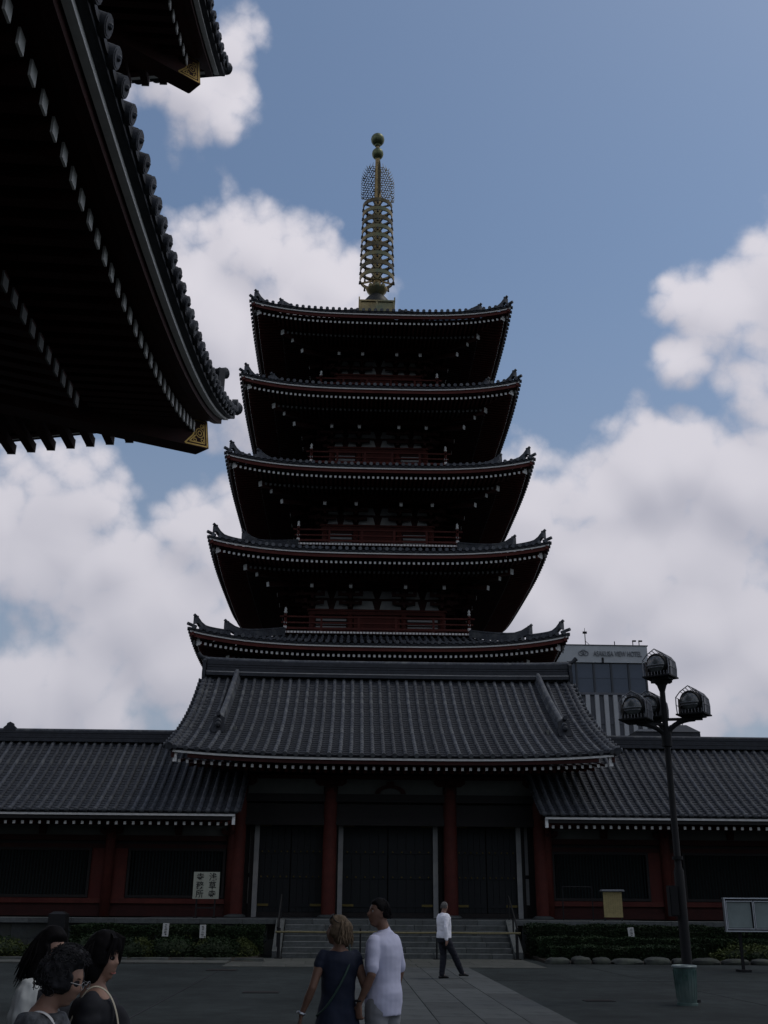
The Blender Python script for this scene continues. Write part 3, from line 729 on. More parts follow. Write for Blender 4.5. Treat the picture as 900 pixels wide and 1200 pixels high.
# ------------------------------------------------------------------ five-storey pagoda
XP, YP = 1.455, 57.39
PW = [9.18, 8.636, 8.141, 7.674, 7.407]
PZ = [13.38, 18.28, 23.15, 28.07, 32.95]       # eave height at mid side
FLR = [None, 15.05, 20.12, 25.05, 30.0]        # balcony floors
BAL = [None, 4.93, 4.45, 3.92, 3.52]
WAL = [4.3, 3.62, 3.08, 2.82, 2.52]
pag = empty('pagoda', (XP, YP, 0)); tag(pag, 'tall dark five-storey pagoda with upturned eaves and gilt spire, behind the gate', 'pagoda')
def rot4(k): return Matrix.Rotation(k * PI / 2, 3, 'Z')
def side_frame(k):
    R = rot4(k)
    def T(s, d, z):            # s along the eave, d out from the centre towards the viewer for k = 0
        v = R @ Vector((s, -d, 0)); return (XP + v.x, YP + v.y, z)
    return T
for i in range(5):
    w = PW[i]; z0 = PZ[i]; LIFT = .64
    inner = (BAL[i + 1] - .15) if i < 4 else 1.25
    ztop = (FLR[i + 1] - .28) if i < 4 else 36.5
    def lift(s, d, w=w, LIFT=LIFT): 
        return LIFT * (abs(s) / w) ** 3.4 * max(0, min(1, (d / w))) ** 2
    def ZS(s, d, w=w, z0=z0, inner=inner, ztop=ztop, i=i):
        t = (w - d) / (w - inner); c = .70 if i < 4 else .62
        return z0 + (ztop - z0) * (c * t + (1 - c) * t * t) + lift(s, d) * (1 - .6 * t)
    rf = empty('roof', (XP, YP, z0), pag)
    pan = MB(); rows = MB(); disc = MB(); raf = MB(); raf2 = MB(); wb = MB(); rb = MB(); so = MB(); kb = MB()
    for k in range(4):
        T = side_frame(k); R = rot4(k); axv = R @ Vector((1, 0, 0))
        nr = int(2 * (w - .25) / .335); ss = [-(w - .25) + 2 * (w - .25) * q / nr for q in range(nr + 1)]
        # pans
        for q in range(len(ss) - 1):
            s0, s1 = ss[q], ss[q + 1]
            if q == 0: s0 = -w
            if q == len(ss) - 2: s1 = w
            sm = (abs(s0) + abs(s1)) / 2; din = max(inner, sm)
            nn = max(2, int((w - din) / .45)) if k != 2 else 2
            for c in range(nn):
                da, db = lerp(w, din, c / nn), lerp(w, din, (c + 1) / nn)
                def cl(s, d): return max(-d, min(d, s))
                pan.quad(T(s0, da, ZS(s0, da) + .03), T(s1, da, ZS(s1, da) + .03), T(cl(s1, db), db, ZS(cl(s1, db), db)), T(cl(s0, db), db, ZS(cl(s0, db), db)))
        if k != 2 or i == 4:
            for s in ss:
                din = max(inner, abs(s) + .05)
                if w - din < .15: continue
                nn = max(2, int((w - din) / .42)); prev = None; G_ = []
                for c in range(nn + 1):
                    d = lerp(w + .04, din, c / nn); p = Vector(T(s, d, ZS(s, min(d, w)) + .03)); rr = .075
                    G_.append([tuple(p + axv * math.cos(PI * a / 4) * rr + Vector((0, 0, math.sin(PI * a / 4) * rr))) for a in range(5)])
                rows.grid(G_)
                p = Vector(T(s, w + .05, ZS(s, w) + .05)); od = R @ Vector((0, -1, 0))
                disc.tube([p + od * -.03, p + od * .045], .095, 10, up=tuple(axv))
        # eave boards
        es = [-w + .06 + (2 * w - .12) * q / 28 for q in range(29)]
        sd = tuple(R @ Vector((0, 1, 0)))
        wb.sweep([T(s, w - .10, ZS(s, w) - .145) for s in es], .05, .075, 0, sd)
        kb.sweep([T(s, w - .12, ZS(s, w) - .05) for s in es], .22, .10, 0, sd)
        rb.sweep([T(s, w - .20, ZS(s, w) - .27) for s in es], .10, .18, 0, sd)
        # rafters, two layers
        def under(s, d): return z0 - .56 + lift(s, w) * (abs(s) <= w) + (w - d) * .045
        nf = int(2 * (w - .55) / .245)
        for q in range(nf + 1):
            s = -(w - .55) + 2 * (w - .55) * q / nf
            d0 = w - .38; d1 = max(w - 1.9, abs(s) + .02)
            if d1 < d0 - .05:
                raf.beam(T(s, d0, under(s, d0)), T(s, d1, under(s, d0) + (d0 - d1) * .10), .10, .115, 0)
                raf.beam(T(s, d0 + .012, under(s, d0)), T(s, d0 - .005, under(s, d0)), .115, .125, 1)
            if abs(s) < w - 1.9:
                d0 = w - 1.75; d1 = max(WAL[i] + .2, abs(s) + .02); zz = under(s, d0) - .13 - lift(s, w) * .35
                if d1 < d0 - .05:
                    raf2.beam(T(s, d0, zz), T(s, d1, zz + (d0 - d1) * .16), .11, .125, 0)
                    raf2.beam(T(s, d0 + .012, zz), T(s, d0 - .005, zz), .12, .135, 1)
        # soffit boards over the rafters
        Gd = []
        for c in range(5):
            d = lerp(w - .16, WAL[i], c / 4); Gd.append([T(max(-d, min(d, s * d / w)), d, under(s * d / w, w) * 0 + z0 - .44 + lift(s * d / w, w) * max(0, 1 - c * .25) + (w - d) * .12) for s in es])
        so.grid(Gd)
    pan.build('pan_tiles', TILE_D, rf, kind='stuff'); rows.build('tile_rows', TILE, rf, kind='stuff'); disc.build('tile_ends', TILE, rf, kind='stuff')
    raf.build('flying_rafters', [RED, WHITE], rf, kind='stuff'); raf2.build('base_rafters', [RED_D, TIPGREY], rf, kind='stuff')
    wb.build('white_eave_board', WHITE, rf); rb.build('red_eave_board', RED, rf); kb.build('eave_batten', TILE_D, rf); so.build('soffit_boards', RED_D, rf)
    # corners: hip beam, corner ridge in two steps, small bell
    for k in range(4):
        T = side_frame(k); R = rot4(k)
        b = MB(); zc = z0 + LIFT
        a = T(w - .45, w - .45, zc - .62); c = T(WAL[i], WAL[i], z0 + .15)
        b.beam(a, c, .24, .30); b.beam(T(w - .43, w - .43, zc - .622), T(w - .455, w - .455, zc - .62), .25, .31, 1)
        a2 = T(w - 1.75, w - 1.75, zc - 1.10); b.beam(a2, T(WAL[i], WAL[i], z0 - .1), .24, .28); b.beam(T(w - 1.73, w - 1.73, zc - 1.103), T(w - 1.755, w - 1.755, zc - 1.10), .25, .29, 1)
        b.build('hip_beam', [RED, WHITE], rf)
        b = MB(); dgl = R @ Vector((1, -1, 0)).normalized()
        H = lambda d: ZS(d, d)
        # upper and lower corner ridge, each ending in an upturned horn
        for da, db, hh, horn in ((w - 1.62, inner + .1, .30, .34), (w - .30, w - 1.75, .20, .34)):
            pts = []
            for c in range(9):
                d = lerp(da, db, c / 8); pts.append(T(d, d, H(d) + .06 + hh * .5 + horn * max(0, 1 - c / 2.6) ** 2))
            nrm2 = tuple(R @ Vector((1, 1, 0)).normalized())
            b.sweep(pts, .20, hh, 0, nrm2)
            top = [(p[0], p[1], p[2] + hh * .5 + .05) for p in pts]
            e = Vector(top[0]) + dgl * .16 + Vector((0, 0, .09)); b.tube([tuple(e)] + top, .075, 8, up=nrm2)
            f0 = Vector(pts[0]) + dgl * .03
            b.box(f0, (.30, .30, hh + .16), R=Matrix.Rotation(k * PI / 2 + PI / 4, 3, 'Z') @ Matrix.Diagonal((1, .3, 1)))
        f0 = Vector(T(w + .02, w + .02, H(w) + .12)); b.tube([T(w - .3, w - .3, H(w) + .10), tuple(f0 + dgl * .05 + Vector((0, 0, .06)))], .085, 8)
        b.build('corner_ridge', TILE, rf)
        b = MB(); bp = T(w - .28, w - .28, zc - .72)
        b.lathe([(.02, .16), (.055, .13), (.07, .02), (.085, -.07), (.05, -.07)], bp, 10); b.tube([bp, (bp[0], bp[1], bp[2] + .22)], .008, 4); b.box((bp[0], bp[1], bp[2] - .16), (.05, .01, .12))
        b.build('wind_bell', BRONZE_D, rf, True)
    # storey: walls, columns, brackets
    zf = FLR[i] if i else 9.0
    b_ = WAL[i]; st = empty('storey', (XP, YP, zf), pag)
    zt = (FLR[i] + 1.30) if i else 11.2
    wl = MB(); wl.box((XP, YP, (zf - .4 + z0 + .55) / 2), (2 * b_ - .16, 2 * b_ - .16, z0 + .55 - zf + .4)); wl.build('wall', RED_D, st)
    cc = [-b_ + .12, -b_ * .40, b_ * .40, b_ - .12]
    cbm = MB(); cbm.lathe([(.15, 0), (.15, zt - zf)], n=14); cbm = cbm.mesh('column', RED, True)
    for k in range(4):
        T = side_frame(k); R = rot4(k); sd = tuple(R @ Vector((0, 1, 0)))
        for c in cc[:3]: place('column', cbm, T(c, b_ - .05, zf), st)
        m_ = MB(); m_.sweep([T(-b_, b_, zt), T(b_, b_, zt)], .20, .20, 0, sd); m_.sweep([T(-b_ - .1, b_ + .03, zt + .14), T(b_ + .1, b_ + .03, zt + .14)], .28, .10, 0, sd)
        m_.sweep([T(-b_, b_, zf + .35), T(b_, b_, zf + .35)], .16, .14, 0, sd); m_.build('tie_beam', RED, st)
        if k == 2: continue
        # lattice windows in the side bays, doors in the middle
        for c0, c1 in ((cc[0], cc[1]), (cc[2], cc[3])):
            m_ = MB(); wc = (c0 + c1) / 2; ww = (c1 - c0) - .42
            for q in range(3): m_.sweep([T(wc - ww / 2, b_ - .02, zf + .52 + q * .20), T(wc + ww / 2, b_ - .02, zf + .52 + q * .20)], .05, .11, 0, sd)
            m_.build('pale_window_slats', PLASTER, st)
        m_ = MB(); m_.sweep([T(cc[1] + .2, b_ - .03, zf + .62), T(cc[2] - .2, b_ - .03, zf + .62)], .06, 1.1, 0, sd); m_.build('door_panel', RED, st)
        # plaster between bracket arms, two tiers
        m_ = MB()
        spans = [cc[0], (cc[0] + cc[1]) / 2, cc[1], 0, cc[2], (cc[2] + cc[3]) / 2, cc[3]]
        for a_, c_ in zip(spans, spans[1:]):
            for lv, (za, hh) in enumerate(((zt + .20, .52), (zt + .86, .42))):
                u0, u1 = a_ + .16, c_ - .16
                if u1 - u0 < .1: continue
                v = [T(u0 + .10, b_ - .055, za + hh), T(u1 - .10, b_ - .055, za + hh), T(u1 + .04, b_ - .055, za), T(u0 - .04, b_ - .055, za)]
                vi = [T(u0 + .10, b_ - .12, za + hh), T(u1 - .10, b_ - .12, za + hh), T(u1 + .04, b_ - .12, za), T(u0 - .04, b_ - .12, za)]
                m_.hexa(v + vi)
        m_.build('plaster_panels', PLASTER, st)
        # brackets: arms stepping out under the eave, a tail rafter with a white nose
        reach = w - b_ - 3.2 + 1.45
        reach = (w - 3.2) - b_
        for j, c in enumerate(cc):
            m_ = MB(); cor = j in (0, 3)
            for q in range(3):
                zz = zt + .34 + q * .36; out = .42 + q * .42
                m_.beam(T(c, b_ - .1, zz), T(c, b_ + out, zz), .15, .17)
                L_ = .62 + .05 * q
                m_.beam(T(c - L_, b_ + out - .18, zz + .17), T(c + L_, b_ + out - .18, zz + .17), .14, .15)
                for u in (-.85, 0, .85): m_.box(T(c + u * L_, b_ + out - .18, zz + .29), (.2, .2, .11))
            zn = z0 - .93
            tc_ = c * 1.0
            m_.beam(T(tc_, b_ + reach, zn), T(tc_, b_ - .1, zn + (reach) * .30), .15, .20)
            m_.beam(T(tc_, b_ + reach + .012, zn), T(tc_, b_ + reach - .012, zn + .002), .165, .215, 1)
            m_.box(T(tc_, b_ + reach - .25, zn + .22), (.22, .22, .12))
            m_.beam(T(tc_ - .55, b_ + reach - .25, zn + .34), T(tc_ + .55, b_ + reach - .25, zn + .34), .14, .15)
            m_.build('bracket', [RED_D, WHITE], st)
        # corner tail rafter
        m_ = MB(); q = b_ + reach + .35; q2 = b_ - .05
        m_.beam(T(-q, q, z0 - 1.02), T(-q2, q2, z0 - .3), .17, .22); m_.beam(T(-q - .01, q + .01, z0 - 1.022), T(-q + .01, q - .01, z0 - 1.018), .18, .235, 1)
        m_.beam(T(-q - .55, q + .55, z0 - .66), T(-q2, q2, z0 - .0), .17, .20); m_.beam(T(-q - .56, q + .56, z0 - .662), T(-q - .54, q + .54, z0 - .66), .18, .215, 1)
        m_.build('corner_tail_rafter', [RED_D, WHITE], st)
        m_ = MB()
        for dd, zz in ((b_ + reach - .25, z0 - .47), (b_ + .55, z0 - .30)): m_.sweep([T(-dd - .2, dd, zz), T(dd + .2, dd, zz)], .17, .18, 0, sd)
        m_.build('eave_purlin', RED_D, st)
    # balcony
    if i:
        bl = BAL[i]; z = FLR[i]; ba = empty('balcony', (XP, YP, z), pag)
        m_ = MB(); m_.box((XP, YP, z - .10), (2 * bl, 2 * bl, .12)); m_.build('floor', RED, ba)
        m_ = MB(); m_.box((XP, YP, z - .30), (2 * bl - 1.2, 2 * bl - 1.2, .3)); m_.build('under_frame', RED_D, ba)
        for k in range(4):
            T = side_frame(k); R = rot4(k); sd = tuple(R @ Vector((0, 1, 0)))
            m_ = MB(); n = int(2 * bl / .17)
            for q in range(n):
                s = -bl + 2 * bl * (q + .5) / n
                m_.box(T(s, bl + .004, z - .10), (.13 if k % 2 == 0 else .03, .03 if k % 2 == 0 else .13, .10))
            m_.build('floor_joist_ends', WHITE, ba, kind='stuff')
            for zz, hh, ex_ in ((z + .12, .11, 0), (z + .42, .075, .12), (z + .74, .085, .22)):
                m_ = MB(); m_.sweep([T(-bl - ex_, bl - .08, zz), T(bl + ex_, bl - .08, zz)], .09, hh, 0, sd); m_.build('rail', RED, ba)
            ps = 5
            for q in range(1, ps):
                m_ = MB(); s = -bl + 2 * bl * q / ps; m_.beam(T(s, bl - .08, z - .05), T(s, bl - .08, z + .72), .11, .11); m_.build('post', RED, ba)
            m_ = MB(); p = T(-bl + .08, bl - .08, z - .05)
            m_.lathe([(.075, 0), (.075, .95)], p, 10, 0); m_.lathe([(.09, .42), (.09, .50)], p, 10, 1); m_.lathe([(.09, .14), (.09, .28)], p, 10, 1)
            m_.lathe([(.03, .95), (.085, 1.0), (.085, 1.05), (.05, 1.10), (.075, 1.17), (.06, 1.24), (.002, 1.32)], p, 10, 1)
            m_.build('corner_post', [RED, WHITE], ba, True)

# spire
BRONZE_M = mat('tarnished_bronze', (.13, .11, .065), .5, .6, .5, 2)
sp_ = empty('spire', (XP, YP, 37.7), pag); C0 = (XP, YP, 0)
XS = XP - .12
def spire(name, mt_, fn, sm=True):
    b = MB(); fn(b); return b.build(name, mt_, sp_, sm)
spire('dew_basin', BRONZE, lambda b: (b.box((XS, YP, 36.9), (2.15, 2.15, 1.5)), b.box((XS, YP, 37.66), (2.34, 2.34, .10)), b.box((XS, YP, 36.9), (2.34, 2.34, .10)),
      [b.box((XS + q * 1.08, YP - 1.10, 37.2), (.14, .1, .9)) for q in (-1, 0, 1)], [b.box((XS + q * 1.13, YP - 1.13, 37.8), (.08, .1, .22)) for q in (-1, 1)]), False)
spire('inverted_bowl', BRONZE_D, lambda b: b.lathe([(.98, 37.7), (.96, 37.85), (.84, 38.22), (.60, 38.55), (.42, 38.72), (.32, 38.80)], (XS, YP, 0), 28))
spire('petal_dish', BRONZE, lambda b: (b.lathe([(.30, 38.75), (.42, 38.86), (.60, 39.02), (.66, 39.12), (.35, 39.14)], (XS, YP, 0), 24),
      [b.ball((XS + .56 * math.cos(a), YP + .56 * math.sin(a), 39.26), .16, 10, 8, sz=1.3) for a in [PI * q / 4 for q in range(8)]]))
spire('mast', BRONZE, lambda b: b.tube([(XS, YP, 38.8), (XS, YP, 46.0), (XS - .02, YP, 49.6), (XS - .03, YP, 51.6)], [.28, .25, .17, .08], 14))
RZ = [39.95 + .715 * q for q in range(9)]
for q, z in enumerate(RZ):
    rr = 1.12 - .018 * q
    def ring(b, z=z, rr=rr):
        for r0, r1, za, zb in ((rr, rr, z - .13, z + .12),):
            n = 40; base = len(b.v)
            for k in range(n):
                a = 2 * PI * k / n; c, s = math.cos(a), math.sin(a)
                for r_, zz in ((rr, za), (rr + .03, zb), (rr - .035, zb), (rr - .06, za)): b.v.append((XS + r_ * c, YP + r_ * s, zz))
            for k in range(n):
                k2 = (k + 1) % n
                for j in range(4):
                    j2 = (j + 1) % 4; b.face((base + k * 4 + j, base + k2 * 4 + j, base + k2 * 4 + j2, base + k * 4 + j2))
        for k in range(8):
            a = 2 * PI * (k + .5) / 8; c, s = math.cos(a), math.sin(a)
            b.beam((XS + .2 * c, YP + .2 * s, z), (XS + (rr - .02) * c, YP + (rr - .02) * s, z), .06, .12)
        b.lathe([(.22, z - .16), (.34, z - .1), (.34, z + .06), (.24, z + .14)], (XS, YP, 0), 16)
    r_o = spire('ring', BRONZE if q in (0, 2, 4, 5, 7) else BRONZE_M, ring)
    bl_ = MB()
    for k in range(8):
        a = 2 * PI * (k) / 8; c, s = math.cos(a), math.sin(a)
        bl_.lathe([(.015, .05), (.05, .0), (.06, -.12), (.075, -.20)], (XS + (rr + .0) * c, YP + (rr + .0) * s, z - .13), 8)
    bl_.build('ring_bells', BRONZE_D, sp_, True, kind='stuff')
# water-flame: four pierced fins of curling tongues
fin = []
rnd = random.Random(3)
def fin_mesh(ang):
    b = MB(); c, s = math.cos(ang), math.sin(ang)
    def P3(u, z, o=0): return (XS + c * u - s * o, YP + s * u + c * o, z)
    zb, zt_ = 46.35, 49.25
    for k in range(15):
        for j in range(6):
            u0 = .20 + j * .165 + (.08 if k % 2 else 0); z0_ = zb + k * .19
            lim = 1.12 * math.sqrt(max(0, 1 - (max(0, z0_ - 47.4) / 2.0) ** 2)) 
            if u0 > lim - .05: continue
            r_ = .095; st_ = rnd.uniform(0, PI)
            pts = [P3(u0 + r_ * (1 - .08 * q / 2) * math.cos(st_ + q * .75), z0_ + r_ * 1.05 * math.sin(st_ + q * .75)) for q in range(7)]
            b.tube(pts, .028, 4)
    k = 0; zz = zb
    while zz < zt_ - .25:
        lim = 1.12 * math.sqrt(max(0, 1 - (max(0, zz - 47.4) / 2.0) ** 2))
        b.tube([P3(lim - .16, zz - .02), P3(lim - .02, zz + .05), P3(lim + .045, zz + .22)], [.03, .024, .008], 4); zz += .21
    for u in (.35, .55, .75):
        lim = 47.4 + 2.0 * math.sqrt(max(0, 1 - (u / 1.12) ** 2)); b.tube([P3(u, lim - .25), P3(u + .01, lim - .08), P3(u - .02, lim + .16)], [.03, .022, .007], 4)
    b.tube([P3(.15, zb - .06), P3(1.13, zb - .06)], .028, 5)
    for z_ in (46.9, 47.5, 48.1, 48.6): b.tube([P3(.1, z_), P3(.4, z_ + .12)], .025, 4)
    return b
for q in range(4):
    fin_mesh(q * PI / 2 + rad(8)).build('water_flame', mat('lit_gilt_openwork', (.36, .30, .18), .45, .5, .3, 4) if q == 0 else BRONZE_M, sp_, kind='stuff')  # right-hand fin paler: light on that side put into its colour
spire('dragon_wheel', VERDI, lambda b: (b.ball((XS - .03, YP, 50.2), .40, 20, 14, sz=1.1), b.lathe([(.16, 49.72), (.2, 49.8), (.1, 49.88)], (XS - .03, YP, 0), 12)))
spire('sacred_jewel', VERDI, lambda b: (b.ball((XS - .04, YP, 51.42), .47, 20, 14), b.lathe([(.18, 50.86), (.22, 50.95), (.12, 51.02)], (XS - .04, YP, 0), 12), b.lathe([(.12, 51.85), (.002, 52.02)], (XS - .04, YP, 0), 10)))
# ------------------------------------------------------------------ great two-storey gate overhead at the left
HX = -2.2
hoz = empty('great_gate', (-10.2, 3.3, 0)); tag(hoz, 'huge dark gate overhead at upper left with two tiers of tiled eaves', 'gate')
def great_roof(xe, yc, zb, lmax, nexp, span, half, rise):
    # xe: eave line facing the court, yc: far corner, zb: level part of the tile edge
    rf = empty('roof', (xe - half, yc - 14, zb), hoz)
    CYN = yc
    def fr(k):
        # k=0: court eave (runs along Y, outward +X); k=1: far eave (runs along X, outward +Y). s = distance from the corner
        if k == 0: return (lambda s, d, z: (xe - d, yc - s, z)), (0, 1, 0), Vector((1, 0, 0))
        return (lambda s, d, z: (xe - s, yc - d, z)), (1, 0, 0), Vector((0, 1, 0))
    sp = .355
    for k, slen in ((0, 25.0), (1, 15.5)):
        T, ax, out = fr(k); axv = Vector(ax)
        LF = (lambda dist: lmax * max(0.0, 1 - dist / span) ** nexp) if k == 0 else (lambda dist: lmax * max(0.0, 1 - dist / 14.0) ** 1.3)
        def ZT(s, d): return zb + LF(s) * max(0, 1 - d / 7) + .46 * d + .012 * d * d
        es = [0.02 + (slen) * (q / 44) ** 1.35 for q in range(45)]
        # tile rows (short parts behind the edge are enough: the slope rises out of sight)
        n = int(slen / sp)
        for q in range(n):
            s = .32 + q * sp
            dd = min(s, 6.5); 
            P = lambda x, t, s=s, dd=dd: T(s, dd * t, ZT(s, dd * t) + .02)
            if dd > .4:
                nc = max(2, int(dd / .36)); b = half_row(lambda x, t: P(x, t), 0, .088, nc, 0, 1, False, 6, ax)
                # the end cap: round tile with a raised rim
                p = Vector(P(0, 0)); b.tube([p + out * -.06 + Vector((0, 0, .005)), p + out * .055 + Vector((0, 0, -.02))], .102, 16, up=ax)
                m0 = len(b.v); b.tube([p + out * .055 + Vector((0, 0, -.02)), p + out * .063 + Vector((0, 0, -.022))], .085, 14, up=ax)
                b.ball(p + out * .062 + Vector((0, 0, -.02)), .035, 8, 4)
                b.build('tile_row', TILE, rf, True)
        pan = MB(); 
        for q in range(n):
            s0, s1 = max(.0, .32 + (q - 1) * sp), .32 + q * sp; dd = min(s1, 6.5)
            nc = 16
            for c in range(nc):
                da, db = dd * c / nc, dd * (c + 1) / nc
                pan.quad(T(s0, min(da, s0 + .3), ZT(s0, da) + .02), T(s1, da, ZT(s1, da) + .02), T(s1, db, ZT(s1, db) - .01), T(s0, min(db, s0 + .3), ZT(s0, db) - .01))
            # drooping lip of the eave pan tile
            pts = [T(s0 + (s1 - s0) * j / 6, .0, ZT(s0, 0) - .02 - .05 * math.sin(PI * j / 6)) for j in range(7)]
            ptt = [T(s0 + (s1 - s0) * j / 6, .0, ZT(s0, 0) + .045 - .03 * math.sin(PI * j / 6)) for j in range(7)]
            for j in range(6): pan.quad(pts[j], pts[j + 1], ptt[j + 1], ptt[j])
            pb = [T(s0 + (s1 - s0) * j / 6, .35, ZT(s0, 0) + .02) for j in range(7)]
            for j in range(6): pan.quad(pts[j], pts[j + 1], pb[j + 1], pb[j])
        pan.build('pan_tiles', TILE_D, rf, kind='stuff')
        b = MB(); fu = .10 if k else 0
        b.sweep([T(s, .13, ZT(s, 0) - .07) for s in es], .20, .09, 0, tuple(out)); b.build('eave_batten', TILE_D, rf)
        b = MB(); b.sweep([T(s + .12, .17, ZT(s, 0) - .16 + fu * .6) for s in es], .085, .085, 0, tuple(out)); b.build('white_eave_board', WHITE, rf)
        b = MB(); b.sweep([T(s + .2, .30, ZT(s, 0) - .24 + fu) for s in es], .13, .16 - fu * .6, 0, tuple(out)); b.build('red_eave_board', RED_D, rf)
        # flying rafters: white tips
        q = 0; s = .80
        while s < slen:
            zt_ = zb + LF(s * .93) - .40 - fu * .9; d0 = .58 - fu * 1.8; d1 = min(1.95, s - .08)
            b = MB()
            if d1 > d0 + .1:
                b.beam(T(s, d0, zt_), T(s, d1, zt_ + (d1 - d0) * .04), .135, .165, 0, up=(0, 0, 1))
                b.beam(T(s, d0 - .012, zt_), T(s, d0 + .012, zt_), .145, .175, 1)
                b.build('flying_rafter', [RED_D, WHITE], rf)
            if s > 4.3:
                b = MB(); d0 = 1.62; d1 = min(5.6, s + .1); z_ = zb + LF(s) * .6 - .70
                b.beam(T(s, d0, z_), T(s, d1, z_ + (d1 - d0) * .20), .15, .18)
                b.beam(T(s, d0 - .012, z_), T(s, d0 + .012, z_), .16, .19, 1)
                b.build('base_rafter', [RED_D, TIPGREY], rf)
            s += .345
        so = MB(); G_ = []
        for c in range(7):
            d = .25 + (5.8 - .25) * c / 6; G_.append([T(max(s, d), d, zb - .27 + fu * 1.2 + LF(s) * max(0, 1 - c * .13) + d * .13) for s in es])
        so.grid(G_); so.build('soffit_boards', RED_D, rf)
    # corner: hip beam with gilt fitting, corner ridge with horn tiles
    zc = zb + lmax
    b = MB(); a = (xe - .50, yc - .74, zc - .86); b2 = (xe - 5.5, yc - 5.74, zb - .25)
    b.beam(a, b2, .36, .52); b.build('hip_beam', RED_D, rf)
    d_ = Vector((-1, -1, (zb - .25 - zc + .86) / 5.0)).normalized(); n_ = Vector((1, -1, 0)).normalized(); u_ = n_.cross(d_); 
    if u_.z < 0: u_ = -u_
    A = Vector(a)
    for sgn in (1, -1):
        b = MB(); o = A + n_ * sgn * .176
        def strip(pts, w=.022):
            for p, q in zip(pts, pts[1:]):
                b.beam(o + d_ * p[0] + u_ * p[1], o + d_ * q[0] + u_ * q[1], w, .012, up=tuple(n_))
        strip([(.02, -.23), (.50, -.23), (.32, -.06), (.28, .02), (.34, .10), (.56, .23), (.02, .23), (.02, -.23)], .026)
        strip([(.07, -.18), (.40, -.18), (.26, -.05)]); strip([(.07, -.18), (.07, .18)], .018)
        for cx, cz, r_ in ((.17, 0, .085), (.17, 0, .04), (.12, .13, .03), (.12, -.13, .03), (.30, .14, .035), (.28, -.14, .03)):
            strip([(cx + r_ * math.cos(t), cz + r_ * math.sin(t)) for t in [2 * PI * j / 10 for j in range(11)]], .016)
        b.build('gilt_fitting', GOLD, rf)
    b = MB(); b.box(A - d_ * .006, (.03, .34, .50), R=Matrix((tuple(d_), tuple(n_), tuple(u_))).transposed()); b.build('gilt_cap', mat('aged_gilt', (.30, .22, .09), .45, .7, .4, 6), rf)
    dg = Vector((1, 1, 0)).normalized()
    b = MB(); H = lambda d: zb + lmax * max(0, 1 - d / 7) + .46 * d + .012 * d * d
    for da, db, hh, horn in ((1.9, 6.4, .34, .16), (.42, 2.1, .20, .13)):
        pts = [(xe - d, yc - d, H(d) + .10 + hh * .5 + horn * max(0, 1 - c / 2.4) ** 2) for c, d in [(c, lerp(da, db, c / 8)) for c in range(9)]]
        b.sweep(pts, .26, hh, 0, tuple(Vector((1, -1, 0)).normalized()))
        top = [(p[0], p[1], p[2] + hh * .5 + .06) for p in pts]; e = Vector(top[0]) + dg * .28 + Vector((0, 0, .14)); b.tube([tuple(e)] + top, .11, 12, up=(1, -1, 0))
        f0 = Vector(pts[0]) + dg * .04; b.box(f0, (.44, .14, hh + .24), R=Matrix.Rotation(-PI / 4, 3, 'Z'))
    b.build('corner_ridge', TILE_D, rf)
    b = MB(); p0 = Vector((xe - .35, yc - .35, H(.2) - .04)); b.tube([tuple(p0), tuple(p0 + dg * .52 + Vector((0, 0, .10)))], [.11, .125], 14); b.tube([tuple(p0 + dg * .52 + Vector((0, 0, .10))), tuple(p0 + dg * .56 + Vector((0, 0, .108)))], .10, 14)
    b.build('corner_end_tile', TILE, rf, True)
    b = MB(); p0 = Vector((xe - .05, yc - .25, H(.1) + .02)); b.tube([tuple(p0), tuple(p0 + Vector((.10, 0, .0)))], .115, 14); p0 = Vector((xe - .25, yc - .05, H(.1) + .02)); b.tube([tuple(p0), tuple(p0 + Vector((0, .10, .0)))], .115, 14)
    b.build('corner_round_tile', TILE, rf, True)
    # back side of the roof, plain, closes the volume towards the west and above
    b = MB(); zt_ = zb + .46 * 6.4 + .5
    b.box((xe - half, yc - 14, zt_ + .1), (2 * half - 12.4, 16, .5)); b.build('upper_deck', TILE_D, rf)
great_roof(HX, 17.35, 8.60, 1.62, 3.8, 14.0, 8.0, 3)
great_roof(-2.70, 16.25, 15.70, 1.62, 3.2, 12.0, 7.6, 3)
for (x0, x1, y0, y1, z0_, z1_, m_) in ((-14, -7.6, -4.8, 11.6, 0, 9.2, RED_D), (-13.4, -7.9, -4.4, 11.2, 9.2, 16.9, RED_D)):
    b = MB(); b.box(((x0 + x1) / 2, (y0 + y1) / 2, (z0_ + z1_) / 2), (x1 - x0, y1 - y0, z1_ - z0_)); b.build('wall', m_, hoz)
gc = MB(); gc.lathe([(.42, 0), (.42, 8.2), (.38, 8.6)], n=20); gcm = gc.mesh('column', RED, True)
for q in range(6): place('column', gcm, (-7.3, -4.6 + q * 3.2, 0), hoz)
for zz in (8.35, 8.75):
    b = MB(); b.box((-7.1, 3.4, zz), (.35, 17.4, .3)); b.box((-10.5, 11.9, zz), (7, .35, .3)); b.build('tie_beam', RED_D, hoz)
for zz, dx in ((8.5, 5.2), (15.9, 5.3)):
    b = MB(); b.box((-2.4 - dx + 1.2, 3.4, zz + .45), (.3, 19.5, .3)); b.box((-8.8, 12.6, zz + .45), (9.6, .3, .3)); b.build('eave_purlin', RED_D, hoz)
b = MB(); b.box((-7.7, 3.4, 11.0), (2.6, 19.5, .2)); b.build('balcony_floor', RED_D, hoz)
for zz in (11.3, 11.65, 12.0):
    b = MB(); b.box((-6.45, 3.4, zz), (.1, 19.6, .1)); b.build('balcony_rail', RED, hoz)

